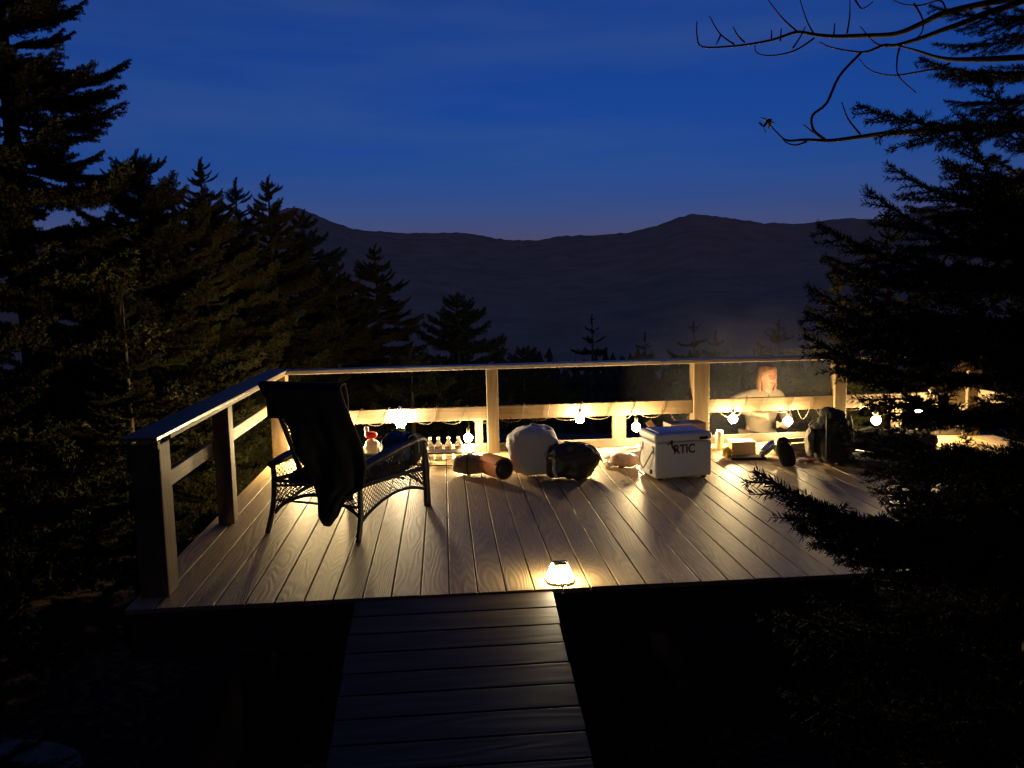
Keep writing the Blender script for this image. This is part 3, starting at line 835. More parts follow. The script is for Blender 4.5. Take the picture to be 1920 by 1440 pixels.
MB().blob((0.002, -.014, .057), (.078, .030, .045), e=.8, nf=.008, ns=16, rot=(R(35), R(-28), 0)).obj('packet_print', mat('blue_print', (.04, .08, .28), .3), ch)
fin = empty('dark_pouch', (4.00, 2.56, 0), R(-12), 'upright black pouch with a pointed top standing between the packet and the firewood', 'pouch')
MB().blob((0, 0, 0), (.068, .035, .135), e=.75, nf=.012, ns=12, rot=(0, R(-14), 0)).obj('body', M['blackcloth'], fin, (0, 0, .118))
MB().tube([(-.05, -.03, .21), (.0, -.036, .22), (.03, -.03, .18)], .004, 5).obj('zip', M['metal_black'], fin)
sn = empty('candy_wrapper', (4.22, 2.66, 0), R(10), 'small shiny red and silver wrapper between the black pouch and the big pack', 'wrapper')
MB().blob((-.03, 0, .022), (.05, .03, .022), e=.8, nf=.012, ns=26, fold=.012).obj('foil', mat('bright_foil', (.85, .82, .8), .2, metal=.7), sn)
MB().blob((.04, .0, .016), (.05, .026, .016), e=.8, nf=.012, ns=26, fold=.012).obj('red_end', mat('red_foil', (.5, .05, .05), .3), sn)
# stack of split firewood
fwm = mat('split_firewood', (.42, .31, .19), .8, var=.3, vscale=12, bump=.5, bscale=40)
fw = [(4.26, 3.02, .022, 4, .34), (4.30, 3.10, .024, -6, .36), (4.24, 3.06, .066, 9, .33), (4.34, 3.03, .068, -3, .30), (4.29, 3.08, .112, 14, .32), (4.33, 2.93, .022, 26, .26)]
for i, (x, y, z, a, L) in enumerate(fw):
    o = bevel(MB().prism([(-.024, -.018), (.026, -.02), (.018, .018), (-.012, .021)], -L / 2, L / 2).obj('firewood_stick', fwm, None, (x, y, z), (0, 0, R(90 + a))), .003)
    setp(o, ['split stick of firewood at the front of the bottom layer of the small woodpile', 'split stick of firewood at the back of the bottom layer of the small woodpile', 'split stick lying across the middle layer of the small woodpile, on its left',
             'short split stick in the middle layer of the small woodpile, on its right', 'topmost split stick of the small woodpile beside the big pack', 'loose stick lying askew in front of the small woodpile'][i], 'firewood', 'firewood sticks beside the big pack')
# big pack
M['camo'] = mat('dark_camouflage_nylon', (.030, .030, .022), .95, bump=.4, bscale=30, var=.6, vscale=14)
pk = empty('hiking_pack', (4.40, 2.55, 0), R(-8), 'large dark camouflage hiking pack standing upright under the right part of the rail', 'backpack')
MB().blob((0, .0, .235), (.18, .13, .25), e=.92, nf=.06, ns=6, fold=.07, nu=44, nv=30, flat=-.233).obj('body', M['camo'], pk)
MB().blob((-.01, -.02, .43), (.10, .10, .055), e=.9, nf=.03, ns=8, fold=.03).obj('top_lid', M['camo'], pk)
MB().blob((-.02, -.10, .15), (.11, .06, .12), e=.85, nf=.02, ns=8).obj('front_pocket', M['camo'], pk)
MB().blob((-.19, -.02, .20), (.035, .06, .13), e=.7, nf=.02, ns=12, fold=.02).obj('side_pocket', mat('tan_mesh', (.20, .17, .12), .7, var=.4, vscale=22), pk)
for s_ in (-1, 1):
    MB().tube(smooth_pts([(s_ * .09, -.13, .44), (s_ * .10, -.165, .34), (s_ * .10, -.17, .22), (s_ * .09, -.15, .08)], 5), .010, 6).obj('shoulder_strap', M['strap'], pk)
MB().tube(smooth_pts([(-.17, -.09, .40), (-.215, -.08, .36), (-.20, -.07, .30), (-.225, -.07, .25), (-.205, -.07, .18)], 5), .007, 5).obj('compression_cord', M['reflect'], pk)
dm = MB().blob((0, 0, .03), (.45, .24, .045), e=.7, nf=.02, ns=7, fold=.02, nu=44, nv=14, flat=-.028).obj('dark_groundsheet', M['camo'], None, (4.86, 2.42, 0), (0, 0, R(-28))); setp(dm, 'dark folded groundsheet lying on the boards right of the hiking pack', 'groundsheet')
tb = MB().blob((0, 0, .09), (.50, .22, .11), e=.85, nf=.05, ns=6, fold=.07, nu=48, nv=18, flat=-.088).obj('tarp_bundle', M['camo'], None, (5.10, 3.02, 0), (0, 0, R(-6))); setp(tb, 'low heap of dark olive tarp under the bulbs right of the hiking pack', 'tarp')
tp = empty('trekking_pole', (4.73, 2.50, .09), 0, 'slim pale trekking pole resting on the dark groundsheet', 'pole')
MB().tube([(-.09, .12, .012), (.08, -.11, .006)], .006, 8).obj('shaft', mat('pole_alu', (.6, .58, .5), .3, metal=.6), tp)
MB().tube([(.08, -.11, .006), (.092, -.126, .005)], .009, 8).obj('tip', M['whitecap'], tp)
# crumb of litter
lt_ = crumple(MB(), .035, .03, lambda u, v: .012, 5, .01, 6).obj('paper_scrap', M['wrap'], None, (2.54, 2.20, .001)); setp(lt_, 'tiny white paper scrap lying on the open boards in front of the cooler', 'litter')
lt_ = crumple(MB(), .03, .025, lambda u, v: .012, 8, .01, 6).obj('paper_scrap', M['wrap'], None, (3.32, 2.27, .001)); setp(lt_, 'tiny white paper scrap beside the front right corner of the cooler', 'litter')

# ------------------------------------------------------------------ person
def skin_mesh(name, verts, edges, radii, mt, root=0, sub=2):
    me = bpy.data.meshes.new(name); me.from_pydata([Vector(v) for v in verts], edges, []); me.update()
    o = bpy.data.objects.new(name, me); COL.objects.link(o)
    sk_m = o.modifiers.new('skin', 'SKIN'); sk_m.use_smooth_shade = True
    for i, r in enumerate(radii):
        d = me.skin_vertices[0].data[i]
        d.radius = r if isinstance(r, tuple) else (r, r); d.use_root = (i == root)
    ss = o.modifiers.new('sub', 'SUBSURF'); ss.levels = sub; ss.render_levels = sub
    bpy.context.view_layer.update()
    ev = bpy.data.meshes.new_from_object(o.evaluated_get(bpy.context.evaluated_depsgraph_get()))
    bpy.data.objects.remove(o)
    ev.name = name; ev.materials.clear(); ev.materials.append(mt)
    ev.polygons.foreach_set('use_smooth', [True] * len(ev.polygons)); ev.update()
    return ev
M['skin'] = mat('skin', (.30, .145, .10), .5, bump=.05)
M['shirt'] = mat('tan_fleece', (.13, .105, .08), .9, bump=.4, bscale=40)
M['trousers'] = mat('grey_trousers', (.10, .09, .085), .85, bump=.3, bscale=40)
M['hair'] = mat('auburn_hair', (.17, .075, .035), .55, bump=.8, bscale=50, stretch=(8, 8, 1))
PX, PY = 4.50, 4.42
gz = near_ground(PX, PY)
pe = empty('person', (PX, PY, gz), R(4), 'person in a tan fleece with long auburn hair sitting beyond the rail, face turned down', 'person')
pz = 1.33 + (-.66 - gz)      # head centre so that it clears the middle rail
h = pz - 1.325
J = {}
J['pel'] = (0, 0, .52); J['spi'] = (0, -.02, .74 + h * .5); J['che'] = (0.01, -.05, .93 + h); J['nec'] = (.02, -.08, 1.07 + h)
J['hd1'] = (.03, -.12, 1.13 + h); J['hd2'] = (.03, -.14, 1.19 + h); J['hd3'] = (.03, -.125, 1.265 + h)
vs = []; es = []; rs = []; ix = {}
def jv(n, p, r, par=None):
    ix[n] = len(vs); vs.append(p); rs.append(r)
    if par: es.append((ix[par], ix[n]))
jv('pel', J['pel'], .13); jv('spi', J['spi'], (.13, .10), 'pel'); jv('che', J['che'], (.15, .10), 'spi'); jv('nec', J['nec'], .052, 'che')
jv('hd1', J['hd1'], (.058, .062), 'nec'); jv('hd2', J['hd2'], (.072, .088), 'hd1'); jv('hd3', J['hd3'], (.070, .088), 'hd2')
jv('nose', (.028, -.245, 1.185 + h), .011, 'hd2')
jv('ear1', (-.055, -.12, 1.195 + h), .012, 'hd2'); jv('ear2', (.115, -.12, 1.195 + h), .012, 'hd2')
arms = {'a': [(-.17, -.04, 1.00 + h), (-.40, -.12, .95 + h), (-.22, -.33, .86 + h), (-.15, -.37, .85 + h)],
        'b': [(.19, -.04, .99 + h), (.27, -.10, .74 + h), (.12, -.32, .72 + h), (.05, -.36, .74 + h)]}
for k, l in arms.items():
    jv(k + 's', l[0], .060, 'che'); jv(k + 'e', l[1], .042, k + 's'); jv(k + 'w', l[2], .028, k + 'e'); jv(k + 'h', l[3], (.035, .020), k + 'w')
    dx = Vector(l[3]) - Vector(l[2]); dx.normalize()
    for q in range(4):
        b_ = Vector(l[3]) + dx * .02 + Vector((0, -.02 + .004 * q, -.027 + .018 * q))
        jv(k + 'f%d' % q, tuple(b_ + dx * .03), .0085, k + 'h')
        jv(k + 'g%d' % q, tuple(b_ + dx * (.052 - .004 * abs(q - 1.5)) + Vector((0, .015, -.008))), .007, k + 'f%d' % q)
    jv(k + 't', tuple(Vector(l[3]) + Vector((0, -.035, .02)) + dx * .01), .010, k + 'h')
legs = {'l': -1, 'm': 1}
for k, s_ in legs.items():
    jv(k + 'h', (s_ * .10, -.04, .51), .085, 'pel'); jv(k + 'k', (s_ * .17, -.44, .54), .058, k + 'h')
    jv(k + 'a', (s_ * .17, -.42, .10), .038, k + 'k'); jv(k + 'f', (s_ * .18, -.56, .045), (.045, .035), k + 'a')
link('body', skin_mesh('body', vs, es, rs, M['skin']), pe)
def subset(names, grow, mt, nm):
    ids = [ix[n] for n in names]; mp_ = {o: n for n, o in enumerate(ids)}
    e2 = [(mp_[a], mp_[b]) for a, b in es if a in mp_ and b in mp_]
    rr = []
    for i in ids:
        r = rs[i]; r = r if isinstance(r, tuple) else (r, r)
        rr.append((r[0] + grow, r[1] + grow))
    link(nm, skin_mesh(nm, [vs[i] for i in ids], e2, rr, mt), pe)
rs[ix['nec']] = .045
subset(['pel', 'spi', 'che', 'nec', 'as', 'ae', 'aw', 'bs', 'be', 'bw'], .022, M['shirt'], 'fleece')
subset(['pel', 'lh', 'lk', 'la', 'mh', 'mk', 'ma'], .018, M['trousers'], 'trousers')
for k in ('l', 'm'):
    p = vs[ix[k + 'f']]
    MB().blob((p[0], p[1] + .05, .045), (.055, .15, .048), e=.8, flat=-.045).obj('boot', M['strap'], pe)
hm = MB().blob((.03, -.105, 1.26 + h), (.092, .105, .082), e=.95, nf=.008, ns=20)
hm.blob((.03, -.045, 1.15 + h), (.092, .065, .15), e=.9, nf=.012, ns=14, fold=.02)
hm.blob((-.055, -.10, 1.11 + h), (.026, .035, .13), e=.9, nf=.01, ns=18, fold=.02)
hm.blob((.115, -.10, 1.10 + h), (.026, .035, .13), e=.9, nf=.01, ns=18, fold=.02)
hm.obj('hair', M['hair'], pe)
for sx in (-1, 1):
    MB().blob((.03 + sx * .030, -.213, 1.207 + h), (.013, .008, .006), nu=12, nv=8).obj('eye', mat('eye_dark', (.06, .04, .03), .3), pe)
    MB().tube([(.03 + sx * .015, -.222, 1.225 + h), (.03 + sx * .032, -.222, 1.229 + h), (.03 + sx * .048, -.212, 1.223 + h)], .004, 5).obj('eyebrow', M['hair'], pe)
MB().tube([(.005, -.218, 1.150 + h), (.03, -.226, 1.148 + h), (.055, -.218, 1.150 + h)], .005, 6).obj('mouth', mat('lips', (.40, .12, .10), .5), pe)
cs = empty('camp_stool', (PX, PY + .02, gz), R(4), 'folding camp stool under the person beyond the rail', 'stool')
MB().box((0, 0, .40), (.38, .34, .03)).obj('seat', M['trousers'], cs)
for sx in (-1, 1):
    MB().tube([(sx * .17, -.15, 0), (sx * .17, .15, .39)], .010, 6).obj('leg', M['metal_black'], cs)
    MB().tube([(sx * .15, .15, 0), (sx * .15, -.15, .39)], .010, 6).obj('leg', M['metal_black'], cs)

# ------------------------------------------------------------------ conifers
def branch_mesh(name, seed, tw_gap, nl, nw, gap, nm, depth=2, sag=.10, spread=.42):
    """unit-length spruce branch along +X, flattened, tip slightly raised; needles are real slivers"""
    rg = np.random.default_rng(seed)
    segs = []   # p0,p1,r0,r1,needles?
    def zc(x): return -sag * math.sin(min(1, x * 1.0) * math.pi * .8) + .10 * x * x
    main = [Vector((x, .03 * math.sin(x * 4 + seed), zc(x))) for x in np.linspace(0, 1, 12)]
    for i in range(11):
        a, b = main[i], main[i + 1]
        segs.append((a, b, .012 * (1 - a.x) + .002, .012 * (1 - b.x) + .002, a.x > .25))
    def pos(x):
        i = min(10, int(x * 11)); t = x * 11 - i
        return main[i].lerp(main[i + 1], t)
    x = .10 + rg.uniform(0, .03); side = 1
    while x < .985:
        p = pos(x); L = spread * (1.02 - x) ** .75 * rg.uniform(.65, 1.1) * min(1, .35 + x * 2.2)
        a = R(rg.uniform(38, 62)) * (1 - .25 * x)
        dirv = Vector((math.cos(a), side * math.sin(a), rg.uniform(-.25, .12))).normalized()
        q0 = p; n = max(2, int(L / .07)); pts = [p]
        dd = dirv.copy()
        for k in range(n):
            dd = (dd + Vector((.10, 0, rg.uniform(-.02, .06)))).normalized()
            pts.append(pts[-1] + dd * (L / n))
        for k in range(n):
            segs.append((pts[k], pts[k + 1], .004 * (1 - k / n) + .001, .003 * (1 - (k + 1) / n) + .001, True))
        if depth > 1 and L > .10:
            s_ = .04; sd = 1
            while s_ < L - .02:
                k = min(n - 1, int(s_ / L * n)); bp0 = pts[k].lerp(pts[k + 1], s_ / L * n - k)
                d0 = (pts[k + 1] - pts[k]).normalized()
                lat = Vector((-d0.y, d0.x, 0)) * sd
                d2 = (d0 * .75 + lat * .75 + Vector((0, 0, rg.uniform(-.2, .15)))).normalized()
                l2 = (L - s_) * .45 * rg.uniform(.6, 1.1) + .015
                segs.append((bp0, bp0 + d2 * l2, .002, .001, True))
                sd = -sd; s_ += tw_gap * 1.25
        side = -side; x += tw_gap * rg.uniform(.7, 1.3) * .5
    V = []; F = []; MI = []
    for a, b, r0, r1, nd in segs:
        t = (b - a)
        if t.length < 1e-6: continue
        u = t.normalized(); o = u.orthogonal().normalized(); w = u.cross(o)
        n0 = len(V)
        for c_, r in ((a, r0), (b, r1)):
            for q in range(3):
                th = 2 * math.pi * q / 3; V.append(tuple(c_ + (o * math.cos(th) + w * math.sin(th)) * r))
        for q in range(3):
            F.append((n0 + q, n0 + (q + 1) % 3, n0 + 3 + (q + 1) % 3)); F.append((n0 + q, n0 + 3 + (q + 1) % 3, n0 + 3 + q)); MI += [0, 0]
    V = np.array(V); F = np.array(F)
    NV = []
    for a, b, r0, r1, nd in segs:
        if not nd: continue
        t = b - a; L = t.length; n = max(2, int(L / gap))
        u = np.array(t.normalized()); A = np.array(a)
        ss = rg.uniform(0, 1, n); th = rg.uniform(0, 2 * math.pi, n)
        o = np.array(Vector(u).orthogonal().normalized()); w = np.cross(u, o)
        rad = np.outer(np.cos(th), o) + np.outer(np.sin(th), w)
        rad[:, 2] += .25
        rad /= np.linalg.norm(rad, axis=1)[:, None]
        d = rad * .80 + u[None, :] * rg.uniform(.45, .9, n)[:, None]; d /= np.linalg.norm(d, axis=1)[:, None]
        base = A[None, :] + np.outer(ss, np.array(t)); ln = nl * rg.uniform(.75, 1.15, n)
        tip = base + d * ln[:, None]
        rv = rg.normal(size=(n, 3)); sdv = np.cross(d, rv); sdv /= np.linalg.norm(sdv, axis=1)[:, None]
        mid_ = base + d * (ln * .45)[:, None]
        NV.append(np.stack([base - sdv * nw * .25, mid_ + sdv * nw * .5, tip, mid_ - sdv * nw * .5], 1))
    NV = np.concatenate(NV); nn = len(NV)
    me = bpy.data.meshes.new(name)
    nv0 = len(V); allV = np.concatenate([V, NV.reshape(-1, 3)])
    me.vertices.add(len(allV)); me.vertices.foreach_set('co', allV.astype(np.float32).ravel())
    q = (np.arange(nn * 4) + nv0)
    lv = np.concatenate([F.ravel(), q]); me.loops.add(len(lv)); me.loops.foreach_set('vertex_index', lv.astype(np.int32))
    ls = np.concatenate([np.arange(len(F)) * 3, len(F) * 3 + np.arange(nn) * 4])
    lt = np.concatenate([np.full(len(F), 3), np.full(nn, 4)])
    me.polygons.add(len(ls)); me.polygons.foreach_set('loop_start', ls.astype(np.int32)); me.polygons.foreach_set('loop_total', lt.astype(np.int32))
    me.materials.append(M['bark']); me.materials.append(nm)
    me.polygons.foreach_set('material_index', np.concatenate([np.zeros(len(F)), np.ones(nn)]).astype(np.int32))
    me.update(); me.validate()
    return me
NEAR = [branch_mesh('branch', s_, .050, .022, .0030, .0013, M['needle']) for s_ in (1, 2, 3, 4)]
MIDB = [branch_mesh('branch', s_, .050, .036, .0085, .0024, M['needle'], spread=.5) for s_ in (11, 12, 13)]
FARB = [branch_mesh('branch', s_, .075, .065, .020, .007, M['needle_dark'], depth=1, spread=.55) for s_ in (21, 22, 23)]

def place_branch(par, meshes, rg, p0, direction, L, roll=0.0, world=False):
    x = Vector(direction).normalized()
    up = Vector((0, 0, 1)) if abs(x.z) < .97 else Vector((1, 0, 0))
    y = up.cross(x).normalized(); z = x.cross(y)
    rm = Matrix((x, y, z)).transposed() @ Matrix.Rotation(roll, 3, 'X')
    o = bpy.data.objects.new('branch', rg.choice(meshes)); COL.objects.link(o)
    o.parent = par
    o.location = Vector(p0) - (par.location if world else Vector((0, 0, 0)))
    o.rotation_euler = rm.to_euler(); o.scale = (L, L * rg.uniform(.85, 1.1), L)
    return o
def trunk_mesh(par, H, r, rg):
    pts = []; n = 10
    for i in range(n + 1):
        t = i / n; pts.append((.03 * math.sin(t * 5 + H) * H * .1, .03 * math.cos(t * 4) * H * .1, H * t - .15 * (1 - t)))
    MB().tube(pts, [r * (1 - .93 * i / n) * (1.25 if i == 0 else 1) for i in range(n + 1)], 8).obj('trunk', M['bark'], par)
def spruce(x, y, top, Rb, label, meshes, seed, gap=.42, per=6, z0=.4, grp=None, cat='spruce', power=.8, bias=None, droop=0.0, extra_top=True):
    rg = random.Random(seed)
    gz = ground_z(x, y); H = top - gz
    t = empty('spruce_tree', (x, y, gz), 0, label, cat, grp)
    trunk_mesh(t, H * .98, .022 * H + .02, rg)
    z = z0
    while z < H - .12:
        f = 1 - z / H
        L0 = Rb * (f ** power) 
        if z < H * .18: L0 *= .8 + .2 * z / (H * .18)
        n = per if f > .25 else max(3, per - 2)
        a0 = rg.uniform(0, 6.28)
        for k in range(n):
            a = a0 + 2 * math.pi * k / n + rg.uniform(-.35, .35)
            L = max(.16, L0 * rg.uniform(.62, 1.18))
            el = R(-14 - droop + 52 * (1 - f) ** 1.6 + rg.uniform(-9, 9))
            d = (math.cos(a) * math.cos(el), math.sin(a) * math.cos(el), math.sin(el))
            place_branch(t, meshes, rg, (0, 0, z + rg.uniform(-.08, .08)), d, L, rg.uniform(-.35, .35))
        z += gap * (.45 + .65 * f) * rg.uniform(.8, 1.15)
    place_branch(t, meshes, rg, (0, 0, H - .35), (.03, .02, 1), .42)
    return t

spruce(-2.657, 4.003, 5.75, 2.25, 'tallest dark spruce at the far left, rising out of the top of the frame', MIDB, 1, gap=.36, per=8, grp='big spruces left of the deck')
spruce(-2.35, 1.55, 3.3, 1.55, 'broad spruce at the lower left edge, closest to the viewer on the left', MIDB, 2, gap=.34, per=8, grp='big spruces left of the deck')
spruce(-1.30, 2.60, 1.55, .75, 'young spruce pressing against the outside of the left railing', MIDB, 3, gap=.26, per=7, power=.65)
spruce(-1.75, 6.3, 2.4, 1.25, 'medium spruce just behind the left corner of the deck', MIDB, 4, gap=.34, per=7)
spruce(-2.10, 5.45, 3.05, 1.9, 'dense spruce tucked behind the tallest left spruce', MIDB, 5, gap=.28, per=9, power=.6)
spruce(-2.05, 7.6, 2.85, 2.0, 'full spruce filling the gap left of the pointed cluster', MIDB, 6, gap=.28, per=9, power=.6)
spruce(-.80, 11.6, 2.05, 1.7, 'rounded spruce at the right foot of the pointed cluster', MIDB, 7, gap=.34, per=9, power=.6)
mid_sp = [(-2.55, 9.6, 3.60, 1.5, 'tall spruce with the highest pointed top of the cluster left of the mountain peak'),
          (-2.50, 11.6, 3.55, 1.5, 'slender spruce between the two taller tops of the left cluster'),
          (-1.72, 10.6, 3.45, 1.75, 'bushy spruce with upswept limbs at the right of the left cluster'),
          (-1.62, 13.5, 3.15, 2.0, 'dark spruce standing in front of the left mountain peak'),
          (-.62, 13.0, 1.55, 1.6, 'low wide spruce between the peak spruce and the lone pointed one'),
          (-.186, 13.4, 2.43, 1.9, 'lone pointed spruce rising against the mountainside left of centre'),
          (1.50, 15.1, 1.36, 2.2, 'low pointed spruce left of the middle railing post'),
          (.62, 9.9, .50, 1.5, 'short spruce just above the rail behind the chair'),
          (3.2, 17.0, -.05, 2.2, 'short rounded spruce right of the middle railing post')]
for i, (x, y, t_, rb2, lb) in enumerate(mid_sp):
    spruce(x, y, t_, rb2, lb, MIDB if i in (0, 2, 5) else FARB, 30 + i, gap=.40, per=9, grp='spruces beyond the back rail', z0=1.0, power=.62)
far_sp = [(6.537, 25.7, .45, 1.9, 'faint pointed spruce above the rail near the centre of the view'),
          (7.96, 23.5, -.10, 1.6, 'small faint spruce left of the thick railing post'),
          (8.69, 20.4, .36, 1.8, 'dark little spruce showing above the thick railing post'),
          (10.0, 22.3, -.05, 2.0, 'low rounded spruce just right of the thick railing post'),
          (10.05, 17.3, .50, 2.1, 'hazy spruce above and behind the seated person')]
for i, (x, y, t_, rb2, lb) in enumerate(far_sp):
    spruce(x, y, t_, rb2, lb, FARB, 60 + i, gap=.7, per=6, grp='small spruces further down the slope', z0=1.2)
spruce(5.75, 5.3, 1.70, 1.15, 'dark bushy spruce behind the right part of the railing', MIDB, 71, gap=.34, per=7, grp='spruces right of the seated person')
spruce(6.9, 6.3, 2.4, 1.5, 'larger spruce farther right beyond the railing, mostly hidden by the near branches', MIDB, 72, gap=.4, per=7, grp='spruces right of the seated person')

# the wood behind and above the viewer: the deck is seen from under these crowns
back_sp = [(-.2, -5.9, 11, 3.3, 2.6, 'tall spruce just behind the viewer with limbs overhead'), (3.3, -5.4, 12, 3.0, 2.4, 'tall spruce behind the viewer on the right'),
           (-3.6, -3.2, 11, 2.9, 1.2, 'tall spruce to the left of the viewer'), (6.2, -2.6, 11, 2.9, .8, 'tall spruce right of the near spruce'),
           (-1.6, -8.6, 12, 3.2, 1.0, 'second row spruce behind the viewer on the left'), (1.8, -9.0, 13, 3.4, .8, 'second row spruce straight behind the viewer'),
           (5.4, -7.6, 12, 3.2, .8, 'second row spruce behind the viewer on the right'), (-6.2, -6.0, 12, 3.4, .6, 'second row spruce far left behind the viewer'),
           (-5.8, 0.4, 11, 3.0, .8, 'tall spruce in the wood left of the deck'), (-5.6, 4.6, 10, 2.8, .8, 'spruce in the wood beyond the big left spruce'), (9.2, -.6, 10, 3.0, .8, 'tall spruce in the wood right of the deck')]
for i, (x, y, H_t, rb2, zz, lb) in enumerate(back_sp):
    spruce(x, y, H_t, rb2, lb, MIDB, 100 + i, gap=.62, per=9, grp='tall spruces of the wood around the viewer', z0=zz + 1.0, power=.6)

# near spruce on the right: limbs reach across the right of the view
tx, ty = 3.30, -1.50
gz = ground_z(tx, ty)
ns_ = empty('near_spruce', (tx, ty, gz), 0, 'near spruce on the right whose black limbs hang across the deck', 'spruce')
trunk_mesh(ns_, 9.0 - gz, .13, random.Random(3))
TIPS = [(2.728, -1.458, 2.37),(2.631, -1.575, 2.171),(2.913, -1.175, 2.328),(2.433, -1.626, 2.025),(2.501, -1.602, 1.845),(2.512, -1.911, 1.804),(2.377, -1.703, 1.761),(2.747, -1.329, 1.756),(2.311, -1.607, 1.673),(2.408, -1.423, 1.581),(2.292, -1.527, 1.48),(2.227, -1.732, 1.407),(2.245, -1.641, 1.33),(2.291, -1.851, 1.292),(2.592, -1.909, 1.036),(2.026, -1.87, 0.962),(2.104, -1.98, 0.915),(2.196, -1.703, 0.763),(2.276, -1.816, 0.715),(2.123, -1.733, 0.46),(2.306, -1.542, 0.494),(2.222, -2.094, 0.836),
        (2.525, -1.701, 1.02), (2.311, -1.831, 1.45), (2.395, -1.527, 1.545), (2.329, -1.946, 1.371), (2.555, -1.359, 1.365), (2.368, -2.138, 1.486),
        (2.494, -1.999, 1.899),(2.632, -1.891, 2.055),(2.83,-1.75,1.12),(2.83,-1.7,1.26),(2.84,-1.72,.98),(2.82,-1.68,1.38),(2.88,-1.75,1.21),(2.90,-1.60,1.16),(2.86,-1.85,1.24),(2.92,-1.50,1.08),(2.87,-1.90,1.10),
        (2.2, -1.6, .2), (2.3, -1.9, .05), (2.15, -1.5, -.15), (2.35, -1.2, .3), (2.5, -2.1, .35), (2.35, -1.7, -.3)]
rg = random.Random(8)
for T in TIPS:
    T = Vector(T); hd = math.hypot(T.x - tx, T.y - ty)
    p0 = Vector((tx, ty, T.z - hd * rg.uniform(-.12, .22)))
    L = (T - p0).length
    place_branch(ns_, NEAR, rg, p0, T - p0, L, rg.uniform(-.3, .3), True)
for z in list(np.arange(gz + .4, 5.2, .16)) + list(np.arange(5.2, 8.8, .3)):
    if 1.12 < z < 1.16: continue
    f = max(.25, 1 - (z - gz) / (9.0 - gz))
    for k in range(4):
        a = rg.uniform(-1.2, 1.4) if z > 1.6 else rg.uniform(-1.2, 1.9)      # sides away from the open view
        L = 1.3 * f ** .7 * rg.uniform(.7, 1.1)
        if z > 2.7: a = rg.uniform(0, 6.28)
        el = R(rg.uniform(-20, 15))
        place_branch(ns_, NEAR, rg, (tx, ty, z), (math.cos(a) * math.cos(el), math.sin(a) * math.cos(el), math.sin(el)), L, rg.uniform(-.3, .3), True)
    for k in range(0 if .95 < z < 1.4 else 2 if z < 1.7 else (1 if rg.random() < .35 else 0)):                 # short inner limbs toward the deck
        a = R(rg.uniform(100, 260)); L = rg.uniform(.38, .62) * min(1, f * 1.4)
        el = R(rg.uniform(-25, 10))
        place_branch(ns_, NEAR, rg, (tx, ty, z), (math.cos(a) * math.cos(el), math.sin(a) * math.cos(el), math.sin(el)), L, rg.uniform(-.3, .3), True)

